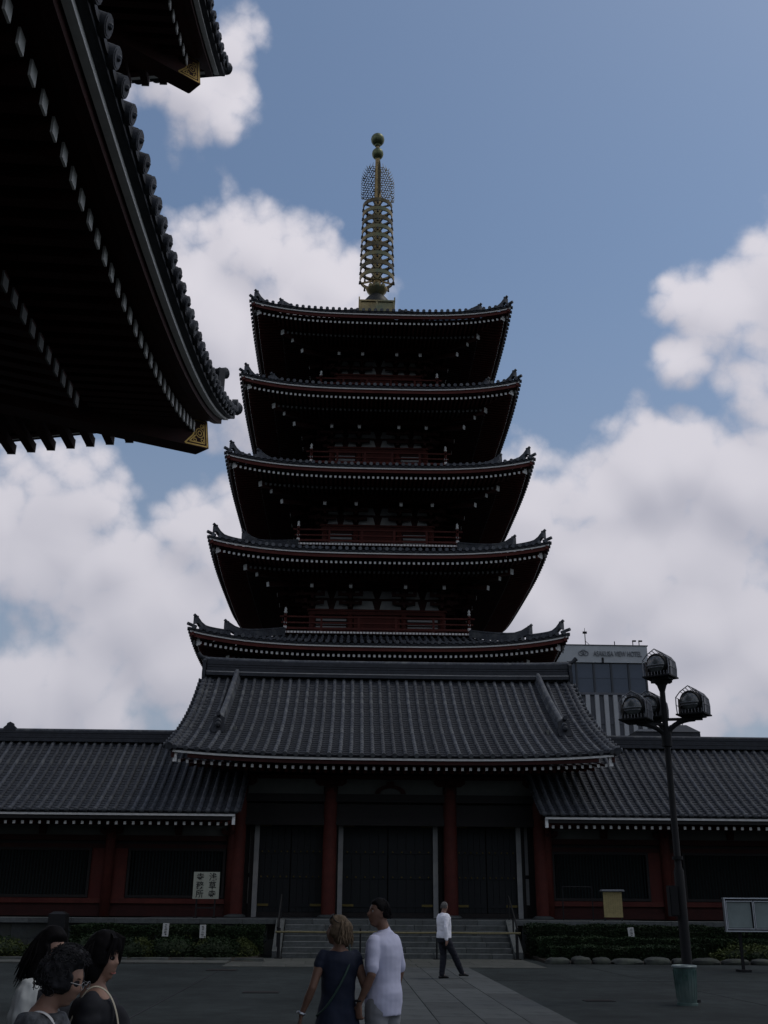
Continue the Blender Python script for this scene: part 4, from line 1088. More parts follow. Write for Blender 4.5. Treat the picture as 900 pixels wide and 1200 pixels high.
# ------------------------------------------------------------------ hotel tower behind the right wing
HOT_C = mat('pale_grey_cladding', (.38, .40, .40), .7, 0, .08, .6)
HOT_F = mat('white_concrete_fin', (.36, .37, .37), .7, 0, .1, 1)
HOT_G = mat('dark_tinted_glass', (.035, .045, .065), .18, 0, .2, .4, spec=.6)
HOT_D = mat('grey_wall_panel', (.10, .105, .115), .7, 0, .15, .5)
LET = mat('grey_sign_lettering', (.17, .18, .19), .6)
hot = empty('hotel_tower', (38, 158, 0)); tag(hot, 'grey hotel tower with lettered top band and dark glass, behind the right wing', 'building')
HXL, HXR, HY = 22.0, 44.75, 150.0
b = MB(); b.box(((HXL + HXR) / 2 - .0, HY + 9.3, 17.5), (HXR - HXL - .3, 18, 35)); b.build('wall', HOT_D, hot)
b = MB(); b.box(((HXL + HXR) / 2, HY + 8.9, 36.95), (HXR - HXL, 18.2, 2.6)); b.build('top_band', HOT_C, hot)
b = MB(); b.box(((HXL + HXR) / 2 + .05, HY + 8.9, 38.29), (HXR - HXL + .2, 18.4, .12)); b.build('parapet_cap', HOT_D, hot)
gw = 2.62; x = HXR - .35; k = 0
while x > HXL + 1:
    for z0_, z1_ in ((31.15, 33.3), (33.36, 35.58)):
        b = MB(); b.box((x - gw / 2, HY + .30, (z0_ + z1_) / 2), (gw - .30, .12, z1_ - z0_)); b.build('window_pane', HOT_G, hot)
    b = MB(); b.box((x, HY + .22, 33.4), (.26, .3, 4.7)); b.build('mullion', mat('bronze_mullion', (.05, .055, .06), .5, .3), hot); x -= gw
b = MB(); b.box(((HXL + HXR) / 2, HY + .2, 31.0), (HXR - HXL, .5, .35)); b.build('ledge', HOT_D, hot)
x = HXR + .1
fm = MB(); fm.box((0, 0, 0), (.62, .55, 30.4)); fmm = fm.mesh('wall_fin', HOT_F)
while x > HXL:
    place('wall_fin', fmm, (x, HY + .1, 15.6), hot); x -= 1.36
for z in range(3, 30, 3):
    b = MB(); b.box(((HXL + HXR) / 2, HY + .26, z), (HXR - HXL, .12, .9)); b.build('spandrel', HOT_D, hot)
def text_mesh(body, size, ext, name, m, off=0.0):
    cu = bpy.data.curves.new(name, 'FONT'); cu.body = body; cu.size = size; cu.extrude = ext; cu.align_x = 'CENTER'; cu.align_y = 'CENTER'; cu.resolution_u = 4; cu.offset = off
    o = bpy.data.objects.new(name, cu); COL.objects.link(o); dg = bpy.context.evaluated_depsgraph_get(); me = bpy.data.meshes.new_from_object(o.evaluated_get(dg))
    bpy.data.objects.remove(o); me.materials.clear(); me.materials.append(m); me.name = name; return me
lme = text_mesh('ASAKUSA VIEW HOTEL', 1.1, .06, 'sign_lettering', LET); lw = max(v.co.x for v in lme.vertices) - min(v.co.x for v in lme.vertices)
for v in lme.vertices: v.co.x *= 7.3 / lw
place('sign_lettering', lme, (40.2, HY - .28, 36.95), hot, (PI / 2, 0, 0))
b = MB(); 
for cx, cz in ((-.32, .0), (.32, 0), (0, .18)):
    pts = [(35.05 + cx + .40 * math.cos(t), HY - .26, 37.0 + cz + .34 * math.sin(t)) for t in [2 * PI * j / 16 for j in range(17)]]; b.tube(pts, .07, 5)
b.build('sign_emblem', LET, hot)
b = MB(); b.box((37.9, HY - .1, 36.0), (.28, .4, .8)); b.build('wall_box', IRON, hot)
def mast(x, h, nm, fn=None):
    b = MB(); b.tube([(x, HY + 1, 38.2), (x, HY + 1, 38.3 + h)], .07, 6)
    if fn: fn(b)
    b.build(nm, IRON, hot)
mast(35.75, 2.3, 'lightning_mast', lambda b: (b.box((35.75, HY + 1, 40.5), (.6, .3, .3)), b.tube([(35.75, HY + 1, 40.5), (35.75, HY + 1, 41.2)], .04, 5), b.tube([(35.75, HY + 1, 39.2), (36.7, HY + 1, 38.3)], .04, 4)))
for x in (43.0, 43.95): mast(x, 1.0, 'roof_lamp', lambda b, x=x: b.box((x + .22, HY + 1, 39.3), (.55, .25, .2)))
mast(40.2, .9, 'antenna')
# small hipped roof peeping over the right wing
hut = empty('roof_hut', (15.6, 50, 0)); tag(hut, 'low dark hipped roof showing just above the right wing ridge behind the lamp mast', 'building')
b = MB(); b.box((15.55, 52, 4.4), (3.0, 4, 8.9)); b.build('wall', DARKWOOD, hut)
for x0, x1, zt_ in ((13.95, 15.55, 9.82), (15.55, 17.15, 10.05)):
    b = MB(); b.hexa([(x0, 49.8, 8.85), (x1, 49.8, 8.85), (x1, 54, 8.85), (x0, 54, 8.85), (x0 + .02, 49.8, 9.58), (x1 - .02, 49.8, 9.58), (x1 - .02, 54, 9.58), (x0 + .02, 54, 9.58)])
    b.hexa([(x0, 49.75, 9.58), (x1, 49.75, 9.58), (x1, 54, 9.58), (x0, 54, 9.58), (x0 + .4, 50.6, zt_), (x1 - .4, 50.6, zt_), (x1 - .5, 52.5, zt_), (x0 + .5, 52.5, zt_)])
    b.build('hipped_roof', TILE_D, hut)
b = MB(); b.tube([(16.7, 51, 9.8), (16.7, 51, 10.25)], .02, 5); b.build('roof_spike', IRON, hut)

# ------------------------------------------------------------------ floodlight mast
LX, LY = 6.44, 20.75
mst = empty('floodlight_mast', (LX, LY, 0)); tag(mst, 'tall black mast carrying four caged floodlights, beside the green bin', 'street lamp')
b = MB(); b.tube([(LX, LY, 0), (LX, LY, .05)], .19, 16); b.tube([(LX, LY, .0), (LX, LY, 2.3), (LX, LY, 2.36), (LX, LY, 4.9), (LX, LY, 5.95)], [.098, .094, .066, .06, .055], 16); b.build('pole', IRON, mst, True)
b = MB(); b.box((LX - .17, LY - .02, 1.75), (.16, .2, .55)); b.box((LX - .17, LY - .13, 1.75), (.13, .02, .5)); b.build('control_box', IRON, mst)
for za, zb_ in ((2.5, 2.56), (4.66, 4.95)):
    b = MB(); b.tube([(LX, LY, za), (LX, LY, zb_)], .10, 14); b.build('collar', IRON, mst, True)
LENS = mat('lamp_lens_glass', (.07, .078, .078), .2, 0, .2, 3, spec=.8)
MESHG = mat('grey_wire_mesh', (.17, .17, .18), .55, .2, .15, 60)
def floodlight(c, yaw, lab=None):
    # c: middle of the base plate; the lamp looks along local -Y
    f = empty('floodlight', c, mst, yaw)
    if lab: f['label'] = lab
    Mx = Matrix.Translation(c) @ Matrix.Rotation(yaw, 4, 'Z')
    def tr(b):
        b.v = [tuple(Mx @ Vector(v)) for v in b.v]; return b
    W, Y0, Y1 = .265, -.20, .24
    b = MB(); b.box((0, .02, .012), (2 * W + .05, Y1 - Y0 + .08, .028)); b.box((0, .02, -.02), (2 * W - .1, .26, .05)); tr(b).build('base_plate', IRON, f)
    # house-shaped front frame, rounder back frame, bars between them over the roof and down the sides
    fr_ = [(-W, .02), (-W - .01, .20), (-W - .005, .36), (-.17, .47), (0, .575), (.17, .47), (W + .005, .36), (W + .01, .20), (W, .02)]
    bk = [(-W, .02), (-W - .01, .20), (-W + .005, .34), (-.18, .455), (0, .50), (.18, .455), (W - .005, .34), (W + .01, .20), (W, .02)]
    b = MB(); b.tube([(x, Y0, z) for x, z in fr_], .011, 6); b.tube([(x, Y1, z) for x, z in bk], .011, 6)
    for (p, q) in zip(fr_, bk): b.tube([(p[0], Y0, p[1]), (q[0], Y1, q[1])], .008, 5)
    for t in (.33, .66):
        for s_ in (3, 4): b.tube([(lerp(fr_[s_][0], fr_[s_ + 1][0], t), Y0, lerp(fr_[s_][1], fr_[s_ + 1][1], t)), (lerp(bk[s_][0], bk[s_ + 1][0], t), Y1, lerp(bk[s_][1], bk[s_ + 1][1], t))], .009, 5)
    for q in range(8):
        x = -W + 2 * W * (q + .5) / 8; b.tube([(x, Y0, .02), (x, Y0, .11)], .006, 4)
    for y_ in (.05, .12, .19): b.tube([(lerp(p[0], q[0], (y_ - Y0) / (Y1 - Y0)) * 1.01, y_, lerp(p[1], q[1], (y_ - Y0) / (Y1 - Y0)) * 1.01) for p, q in zip(fr_, bk)], .006, 5)
    tr(b).build('wire_cage', WIRE, f)
    b = MB()
    for k_ in list(range(2)) + [5, 6, 7]:
        p, q, p2, q2 = fr_[k_], bk[k_], fr_[k_ + 1], bk[k_ + 1]; e = .99
        b.quad((lerp(p[0], q[0], .25) * e, lerp(Y0, Y1, .25), p[1]), (q[0] * e, Y1 - .01, q[1]), (q2[0] * e, Y1 - .01, q2[1]), (lerp(p2[0], q2[0], .25) * e, lerp(Y0, Y1, .25), p2[1]))
    b.poly([(x * .98, Y1 - .012, z * .98) for x, z in bk])
    tr(b).build('cage_sheet', MESHG, f)
    b = MB(); b.tube([(0, -.175, .27), (0, -.15, .275), (0, -.03, .28), (0, .08, .28), (0, .15, .28), (0, .19, .28)], [.195, .212, .205, .16, .11, .06], 28, up=(0, 0, 1))
    b.tube([(-.20, -.03, .28), (-.235, -.03, .16), (-.235, -.03, .03)], .015, 5); b.tube([(.20, -.03, .28), (.235, -.03, .16), (.235, -.03, .03)], .015, 5)
    for q in range(3): b.beam((-.10 + q * .09, -.15, .03), (-.06 + q * .08, -.13, .10), .014, .014)
    tr(b).build('lamp_housing', IRON, f, True)
    b = MB(); b.lathe([(.185, 0), (.17, .03), (.11, .065), (.001, .08)], n=28); R_ = Matrix.Rotation(PI / 2, 3, 'X'); b.v = [tuple(R_ @ Vector(v) + Vector((0, -.172, .27))) for v in b.v]; tr(b).build('lens', LENS, f, True)
    b = MB(); b.tube([(.20 * math.sin(t), -.20 - .055 * math.cos(t), .235) for t in [-1.3 + 2.6 * q / 10 for q in range(11)]], .008, 5); b.tube([(.17 * math.sin(t), -.20 - .05 * math.cos(t), .185) for t in [-1.3 + 2.6 * q / 10 for q in range(11)]], .008, 5); tr(b).build('louvre', WIRE, f)
    return f
floodlight((LX - .02, LY, 6.05), rad(-38), 'topmost floodlight on the mast head')
floodlight((LX + .56, LY - .12, 5.27), rad(-36), 'floodlight on the right arm, lens turned to the left')
floodlight((LX - .62, LY - .10, 5.15), rad(-32), 'floodlight on the left arm with a paler lens')
floodlight((LX - .14, LY + .40, 5.27), rad(-36), 'floodlight half hidden behind the pole')
for dx, dy, zz in ((.58, -.12, 5.20), (-.60, -.10, 5.10), (-.12, .40, 5.20)):
    b = MB(); P0 = Vector((LX, LY, 4.78)); P1 = Vector((LX + dx, LY + dy, zz)); pts = []
    for q in range(9):
        t = q / 8; pts.append((lerp(P0.x, P1.x, 1 - math.cos(t * PI / 2)), lerp(P0.y, P1.y, 1 - math.cos(t * PI / 2)), lerp(P0.z, P1.z, math.sin(t * PI / 2))))
    b.tube(pts, [.05] * 9, 8); b.beam((LX, LY, zz + .0), (LX + dx * 1.25, LY + dy * 1.25, zz + .0), .07, .05); b.build('arm', IRON, mst, True)
b = MB(); b.beam((LX - .2, LY, 5.99), (LX + .2, LY, 5.99), .16, .08); b.lathe([(.06, -.2), (.10, -.08), (.17, 0)], (LX, LY, 5.98), 12); b.build('head_bracket', IRON, mst)

# ------------------------------------------------------------------ bin, boards, barrier, bollard, labels
BING = mat('faded_green_enamel', (.05, .10, .088), .6, .1, .45, 4, .1, 20, (.12, .16, .145))
BINL = mat('worn_pale_rim', (.20, .24, .235), .5, .3, .3, 9)
bx, by = 6.18, 20.1
bn = empty('waste_bin', (bx, by, 0)); tag(bn, 'round green metal waste bin standing in front of the mast foot', 'bin')
b = MB(); b.lathe([(.165, 0), (.17, .03), (.205, .60), (.195, .60), (.16, .05), (.001, .04)], (bx, by, .02), 28); b.build('body', BING, bn, True)
b = MB(); b.lathe([(.195, .59), (.222, .60), (.226, .625), (.212, .64), (.195, .625)], (bx, by, .02), 28, cap=False); b.build('rim', BINL, bn, True)
b = MB(); b.lathe([(.172, 0), (.182, .0), (.184, .035), (.174, .04)], (bx, by, .0), 28); b.build('foot_ring', BING, bn, True)
b = MB()
for q in range(20):
    a = 2 * PI * q / 20; b.beam((bx + .177 * math.cos(a), by + .177 * math.sin(a), .10), (bx + .207 * math.cos(a), by + .207 * math.sin(a), .58), .018, .006, up=(math.cos(a), math.sin(a), 0))
b.build('ribs', BING, bn)
b = MB(); 
for q in range(10): 
    a = 2 * PI * q / 10; a2 = 2 * PI * (q + 1) / 10; b.beam((bx - .06 + .045 * math.cos(a), by - .205, .47 + .045 * math.sin(a)), (bx - .06 + .045 * math.cos(a2), by - .205, .47 + .045 * math.sin(a2)), .008, .006)
b.build('round_mark', mat('dark_green_print', (.03, .10, .07), .6), bn)

CREAM = mat('cream_painted_board', (.33, .34, .27), .7, 0, .1, 6, .05, 20)
INK = mat('black_ink', (.012, .012, .012), .6)
sg = empty('name_board', (-4.93, 39.0, HP)); tag(sg, 'square cream board with six black characters on two legs, left of the steps', 'sign')
b = MB(); b.box((-4.93, 39.0, 2.245), (.92, .05, .90)); b.build('board', CREAM, sg)
for x in (-5.25, -4.6):
    b = MB(); b.box((x, 39.05, (HP + 2.6) / 2), (.055, .055, 2.6 - HP)); b.box((x, 39.05, HP + .03), (.08, .5, .06)); b.build('leg', DARKWOOD, sg)
b = MB(); b.box((-4.93, 39.06, 1.5), (.65, .04, .05)); b.build('crossbar', DARKWOOD, sg)
for col, x in ((['浅', '草', '寺'], -4.71), (['寺', '務', '所'], -5.15)):
    for k, ch in enumerate(col):
        me = text_mesh(ch, .28, .004, 'character', INK, .0035); xs_v = [v.co for v in me.vertices]
        if xs_v:
            cxm = (min(v.x for v in xs_v) + max(v.x for v in xs_v)) / 2; cym = (min(v.y for v in xs_v) + max(v.y for v in xs_v)) / 2
            for v in me.vertices: v.co.x -= cxm; v.co.y -= cym
        place('character', me, (x, 38.972, 2.53 - k * .285), sg, (PI / 2, 0, 0))
YEL = mat('aged_yellow_board', (.30, .245, .11), .75, 0, .18, 9, .05, 30)
ys = empty('notice_board', (9.44, 38.35, 0)); tag(ys, 'small yellowed notice board with a narrow cap, before the right wing window', 'sign')
b = MB(); b.box((9.44, 38.3, 1.70), (.66, .04, .84)); b.build('board', YEL, ys)
b = MB(); b.prism([(-.42, 0), (.42, 0), (.38, .06), (-.38, .06)], (9.44, 38.16, 2.14), (1, 0, 0), (0, 0, 1), (0, .28, 0)); b.build('cap', WIRE, ys)
for x in (9.14, 9.74):
    b = MB(); b.box((x, 38.34, 1.1), (.05, .05, 2.1)); b.build('leg', DARKWOOD, ys)
b = MB()
rnd = random.Random(5)
for q in range(7):
    z = 2.02
    while z > 1.42: 
        h = rnd.uniform(.03, .06); b.box((9.68 - q * .08, 38.278, z), (.012, .003, h)); z -= h + .025
b.build('faint_writing', mat('faded_ink', (.20, .17, .08), .7), ys)
# glazed display case at the right
dc = empty('display_case', (12.4, 30, 0)); tag(dc, 'aluminium framed glass display case on dark legs near the right hedge', 'display case')
b = MB(); b.box((12.45, 30.12, 1.45), (3.9, .10, .86)); b.build('back_box', IRON, dc)
b = MB()
for (cx, cz, w_, h_) in ((12.45, 1.875, 3.98, .03), (12.45, 1.03, 3.98, .03), (10.49, 1.45, .03, .82), (14.41, 1.45, .03, .82)): b.box((cx, 30.0, cz), (w_, .14, h_))
b.build('frame', STEEL, dc)
for q in range(5):
    x0 = 10.53 + q * .775; x1 = x0 + .755; d = empty('case_door', ((x0 + x1) / 2, 30, 1.45), dc)
    b = MB()
    for (cx, cz, w_, h_) in (((x0 + x1) / 2, 1.80, x1 - x0, .02), ((x0 + x1) / 2, 1.09, x1 - x0, .02), (x0 + .01, 1.445, .02, .7), (x1 - .01, 1.445, .02, .7)): b.box((cx, 29.98, cz), (w_, .05, h_))
    b.build('door_frame', STEEL, d)
    b = MB(); b.box(((x0 + x1) / 2, 30.02, 1.445), (x1 - x0 - .1, .01, .66)); b.build('paper_sheet', mat('pale_green_paper', (.16, .20, .19), .4, 0, .18, 2.2, spec=.5), d)
for x in (10.9, 14.0):
    b = MB(); b.box((x, 30.15, .52), (.07, .07, 1.04)); b.box((x, 30.15, .03), (.3, .4, .06)); b.build('leg', IRON, dc)

BAM = mat('dry_bamboo', (.15, .13, .065), .55, 0, .25, 9)
br = empty('bamboo_barrier', (XG, 35.75, 0)); tag(br, 'long bamboo pole barrier on thin dark posts across the foot of the steps', 'barrier')
b = MB(); pts = [(XG - 3.95 + 7.9 * q / 20, 35.75, .80 + .006 * math.sin(q)) for q in range(21)]; b.tube(pts, .030, 8)
for q in range(21): b.tube([(pts[q][0] - .015, 35.75, pts[q][2]), (pts[q][0] + .015, 35.75, pts[q][2])], .036, 8)
b.build('bamboo_pole', BAM, br, True)
for x in (XG - 3.85, .53, 3.0, XG + 3.85):
    b = MB(); b.tube([(x, 35.79, .01), (x, 35.79, .92)], .028 if abs(x - XG) < 3.8 else .05, 8); b.tube([(x, 35.79, .01), (x, 35.79, .04)], .13, 14); b.build('post', IRON, br, True)

bo = empty('stone_post', (-9.55, 37.2, 0)); tag(bo, 'dark squat stone post at the left behind the clipped shrubs', 'post')
b = MB(); b.hexa([(-9.86, 36.95, 0), (-9.24, 36.95, 0), (-9.24, 37.5, 0), (-9.86, 37.5, 0), (-9.83, 36.98, 1.28), (-9.27, 36.98, 1.28), (-9.27, 37.47, 1.28), (-9.83, 37.47, 1.28)])
b.build('shaft', mat('black_stone', (.008, .0085, .009), .5, 0, .25, 6), bo)
b = MB(); b.hexa([(-9.83, 36.98, 1.28), (-9.27, 36.98, 1.28), (-9.27, 37.47, 1.28), (-9.83, 37.47, 1.28), (-9.7, 37.1, 1.36), (-9.4, 37.1, 1.36), (-9.4, 37.35, 1.36), (-9.7, 37.35, 1.36)]); b.build('chamfered_cap', mat('black_stone', (.008, .0085, .009)), bo)

LBL = mat('white_label_plate', (.5, .5, .47), .6, 0, .1, 12)
for (x, z0_, tilt, lab) in ((-5.83, .64, 2, 'narrow white plant label, leftmost of the two in the left shrubs'), (-4.62, .60, -1, 'narrow white plant label in the left shrubs, nearer the steps'), (9.52, .60, -5, 'narrow white plant label leaning in the right hedge below the yellow board')):
    t = empty('plant_label', (x, 36.42, .1)); tag(t, lab, 'plant label'); t.rotation_euler = (0, rad(tilt), 0)
    R = Matrix.Rotation(rad(tilt), 3, 'Y')
    b = MB(); b.box((x, 36.4, z0_ + .19), (.20, .02, .40), R=R); b.build('plate', LBL, t)
    b = MB(); b.box((x, 36.43, z0_ / 2 + .2), (.04, .02, z0_ + .2), R=R); b.build('stake', DARKWOOD, t)
    b = MB(); zz = z0_ + .34
    for q in range(7): b.box((x + rnd.uniform(-.01, .01), 36.387, zz - q * .048), (rnd.uniform(.05, .09), .004, rnd.uniform(.012, .03)), R=R)
    b.build('faint_writing', INK, t)
# thin iron frame fence beside the right column
ff = empty('iron_frame_fence', (8.9, 38.5, HP)); tag(ff, 'thin black iron rail on two slim posts beside the yellowed notice board', 'railing')
for x in (7.72, 9.66 - .9 + .02):
    b = MB(); b.tube([(x, 38.55, HP), (x, 38.55, 2.30)], .022, 6); b.build('post', IRON, ff, True)
b = MB(); b.tube([(7.72, 38.55, 2.28), (8.78, 38.55, 2.28)], .018, 6); b.build('top_rail', IRON, ff, True)

# drain covers in the court
for (x, y, w_, d_, lab) in ((-3.2, 29.7, .8, .55, 'iron drain cover in the asphalt nearest the left shrubs'), (-1.63, 22.5, .72, .42, 'iron drain cover in the asphalt left of the couple'), (4.76, 20.9, .56, .35, 'iron drain cover in the asphalt between the path and the bin')):
    t = empty('drain_cover', (x, y, 0)); tag(t, lab, 'drain cover', 'iron drain covers in the court')
    b = MB(); b.box((x, y, .004), (w_, d_, .010)); b.build('frame', IRON, t)
    b = MB()
    n = int(w_ / .05)
    for q in range(n): b.box((x - w_ / 2 + .04 + (w_ - .08) * q / (n - 1), y, .012), (.02, d_ - .06, .008))
    b.build('grate_bars', mat('rusty_iron', (.035, .03, .027), .8, .2, .3, 20), t)

# ------------------------------------------------------------------ hedges, shrubs and border stones
LEAFS = {}
def leaf_mat(name, col):
    m = mat(name, col, .6, 0, .45, 2.5, rnd=.12, spec=.12); return m
LM1 = leaf_mat('deep_green_leaves', (.015, .028, .010)); LM2 = leaf_mat('yellow_green_leaves', (.040, .052, .014)); LM3 = leaf_mat('hedge_leaves', (.012, .024, .009))
TWIG = mat('brown_twigs', (.05, .035, .022), .8)
def leafy(c, sx, sy, sz, n, mats, size, boxy=False, seed=0, bias=None):
    R_ = random.Random(seed); b = MB(); mi = lambda p: 0
    for q in range(n):
        if boxy:
            # near the faces of a rounded box
            u, v, w = R_.uniform(-1, 1), R_.uniform(-1, 1), R_.uniform(0, 1)
            k = R_.random(); e = 1 - abs(R_.gauss(0, .10))
            if k < .42: v = -e
            elif k < .8: w = e
            elif k < .9: u = e * R_.choice((-1, 1))
            else: v = e
            p = Vector((c[0] + u * sx, c[1] + v * sy, c[2] + w * sz))
            p += Vector(noise.noise_vector(Vector(p) * 1.4)) * .09
        else:
            th = R_.uniform(0, 2 * PI); ph = math.acos(R_.uniform(-.1, 1)); r = R_.random() ** .28
            d = Vector((math.cos(th) * math.sin(ph), math.sin(th) * math.sin(ph), math.cos(ph)))
            lump = 1 + .22 * noise.noise(d * 2.6 + Vector((seed, 0, 0))) + .12 * noise.noise(d * 7 + Vector((seed, 3, 0)))
            p = Vector((c[0] + d.x * sx * r * lump, c[1] + d.y * sy * r * lump, c[2] + max(0.0, d.z) * sz * r * lump))
        s_ = size * R_.uniform(.6, 1.35)
        a = Vector((R_.gauss(0, 1), R_.gauss(0, 1), R_.gauss(0, .6))).normalized(); t = Vector((R_.gauss(0, 1), R_.gauss(0, 1), R_.gauss(.5, .8))).normalized()
        s2 = a.cross(t); 
        if s2.length < .1: continue
        s2.normalize(); k = 1 if noise.noise(p * .9 + Vector((seed * 3, 0, 0))) > .12 else 0
        b.quad(p - a * s_ * .9, p + s2 * s_ * .42, p + a * s_, p - s2 * s_ * .42, k)
    return b
def shrub(x, y, sx, sy, sz, n, label, ms, seed, group=None, cat='shrub', boxy=False, size=.05):
    t = empty('shrub' if not boxy else 'clipped_hedge', (x, y, 0)); tag(t, label, cat, group)
    leafy((x, y, .08), sx, sy, sz, n, ms, size, boxy, seed).build('crown', ms, t, kind='stuff')
    b = MB(); R_ = random.Random(seed)
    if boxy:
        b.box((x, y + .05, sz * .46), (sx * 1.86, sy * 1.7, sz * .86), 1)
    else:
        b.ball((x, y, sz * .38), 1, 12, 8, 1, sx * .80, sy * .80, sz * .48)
    for q in range(7): 
        a = R_.uniform(0, 2 * PI); b.tube([(x + q * .02, y, 0), (x + math.cos(a) * sx * .3, y + math.sin(a) * sy * .3, sz * .5)], .015, 4)
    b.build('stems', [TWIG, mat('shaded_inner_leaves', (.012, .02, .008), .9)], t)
specs = [(-10.9, 35.6, .95, .8, .55, 'lowest dark round shrub at the far left by the kerb'), (-9.2, 35.4, .85, .8, .62, 'round shrub below the dark stone post, left end of the row'), (-7.9, 35.7, .90, .8, .66, 'yellowish round shrub left of the plant labels'), (-6.6, 35.4, .80, .75, .58, 'round shrub just left of the first plant label'), (-5.4, 35.6, .85, .8, .64, 'round shrub between the two plant labels'), (-4.1, 35.5, .80, .8, .60, 'round shrub right of the second plant label'), (-3.25, 35.9, .50, .7, .52, 'small round shrub against the left cheek of the steps')]
for q, (x, y, sx, sy, sz, lab) in enumerate(specs): shrub(x, y, sx, sy, sz, 2600, lab, [LM1, LM2], 10 + q, 'round shrubs before the left platform')
for q, (x0, x1, lab) in enumerate(((-9.0, -6.3, 'taller dark clipped hedge behind the left shrubs, left half'), (-6.2, -2.65, 'taller dark clipped hedge behind the left shrubs, nearer the steps'))):
    shrub((x0 + x1) / 2, 37.2, (x1 - x0) / 2, .5, .88, 6000, lab, [LM3, LM1], 30 + q, 'clipped hedges of the left bed', 'hedge', True)
hs = [(6.15, 9.6, 37.1, .52, .98, 'upper clipped hedge tier right of the steps, under the yellow board'), (9.7, 13.4, 37.1, .52, .94, 'upper clipped hedge tier behind the lamp mast'), (13.5, 18, 37.1, .52, .95, 'upper clipped hedge tier behind the display case'),
      (6.3, 10.2, 35.95, .48, .62, 'middle clipped hedge tier beside the right cheek of the steps'), (10.3, 14.6, 35.95, .48, .58, 'middle clipped hedge tier right of the lamp mast'),
      (6.45, 11.3, 34.85, .45, .38, 'low front hedge tier behind the border stones at right of the steps')]
for q, (x0, x1, y, sy, sz, lab) in enumerate(hs): shrub((x0 + x1) / 2, y, (x1 - x0) / 2, sy, sz, int((x1 - x0) * 2300), lab, [LM3, LM1], 50 + q, 'clipped hedge tiers of the right bed', 'hedge', True, .045)
shrub(12.9, 34.9, 1.3, .7, .48, 3600, 'loose green shrub behind the rocks below the display case', [LM1, LM2], 71)
ROCK = mat('border_rock', (.042, .046, .042), .85, 0, .3, 5, .4, 14, (.07, .08, .06), rnd=.2)
R_ = random.Random(9); x = 6.1; q = 0
ORD = ['first', 'second', 'third', 'fourth', 'fifth', 'sixth', 'seventh', 'eighth', 'ninth', 'tenth', 'eleventh', 'twelfth', 'thirteenth', 'fourteenth', 'fifteenth']
while x < 14.5:
    w_ = R_.uniform(.28, .52); b = MB(); hh = R_.uniform(.10, .17)
    for i in range(9):
        for j in range(14):
            ph = PI * i / 8; th = 2 * PI * j / 14; sgn = lambda v, e: math.copysign(abs(v) ** e, v)
            v = Vector((sgn(math.sin(ph) * math.cos(th), .7), sgn(math.sin(ph) * math.sin(th), .7), sgn(-math.cos(ph), .8)))
            v *= 1 + .16 * noise.noise(v * 1.6 + Vector((x * 7, 0, 0)))
            b.v.append((x + w_ + v.x * w_ * .97, 33.72 + v.y * .24, .06 + v.z * hh))
    for i in range(8):
        for j in range(14): b.face((i * 14 + j, i * 14 + (j + 1) % 14, (i + 1) * 14 + (j + 1) % 14, (i + 1) * 14 + j))
    o = b.build('border_stone', ROCK, None, True)
    near = 'nearest the stair rail' if x < 7.5 else ('under the yellow notice board' if x < 9.5 else ('behind the lamp mast' if x < 11.2 else 'below the display case'))
    tag(o, '%s rough border stone to the right of the steps, %s' % (ORD[q], near), 'stone', 'border stones edging the right bed')
    x += 2 * w_ + .02; q += 1
x = -11.8; q = 0
while x < -3.0:
    w_ = R_.uniform(.4, .7); b = MB(); b.hexa([(x, 33.9, 0), (x + 2 * w_ - .03, 33.88, 0), (x + 2 * w_ - .03, 34.2, 0), (x, 34.2, 0), (x + .05, 33.94, .10), (x + 2 * w_ - .06, 33.93, .09), (x + 2 * w_ - .08, 34.16, .11), (x + .05, 34.16, .1)])
    o = b.build('bed_edging_stone', ROCK); tag(o, '%s squared edging stone from the left, in the row before the left shrubs' % ORD[q], 'stone', 'edging stones of the left bed'); x += 2 * w_; q += 1
# ------------------------------------------------------------------ people
SKIN = mat('skin', (.27, .16, .115), .55, 0, .08, 8); SKIN_T = mat('tanned_skin', (.17, .095, .065), .55, 0, .08, 8)
BLK_HAIR = mat('black_hair', (.006, .0055, .006), .7, 0, .3, 30, spec=.06); BLOND = mat('blond_hair', (.10, .072, .046), .65, 0, .5, 30, spec=.1); GREY_HAIR = mat('white_hair', (.13, .125, .115), .7, 0, .3, 30, spec=.2); SALT = mat('greying_black_hair', (.022, .022, .024), .7, 0, .8, 22, spec=.08)
EYEW = mat('eye_white', (.6, .58, .55), .3); EYED = mat('eye_iris', (.02, .013, .01), .25); LIP = mat('lips', (.30, .10, .085), .5)
def fuse(b, name, mats, voxel, parent, org, smooth_it=2):
    me = b.mesh(name, mats[0], False, org)
    o = bpy.data.objects.new(name, me); COL.objects.link(o)
    md = o.modifiers.new('r', 'REMESH'); md.mode = 'VOXEL'; md.voxel_size = voxel; md.use_smooth_shade = True
    if smooth_it:
        sm = o.modifiers.new('s', 'SMOOTH'); sm.iterations = smooth_it; sm.factor = .5
    dg = bpy.context.evaluated_depsgraph_get(); me2 = bpy.data.meshes.new_from_object(o.evaluated_get(dg)); bpy.data.objects.remove(o); bpy.data.meshes.remove(me)
    me2.name = name; me2.materials.clear()
    for m_ in mats: me2.materials.append(m_)
    for p in me2.polygons: p.use_smooth = True
    o = bpy.data.objects.new(name, me2); COL.objects.link(o); o.location = (0, 0, 0); o.parent = parent
    return o
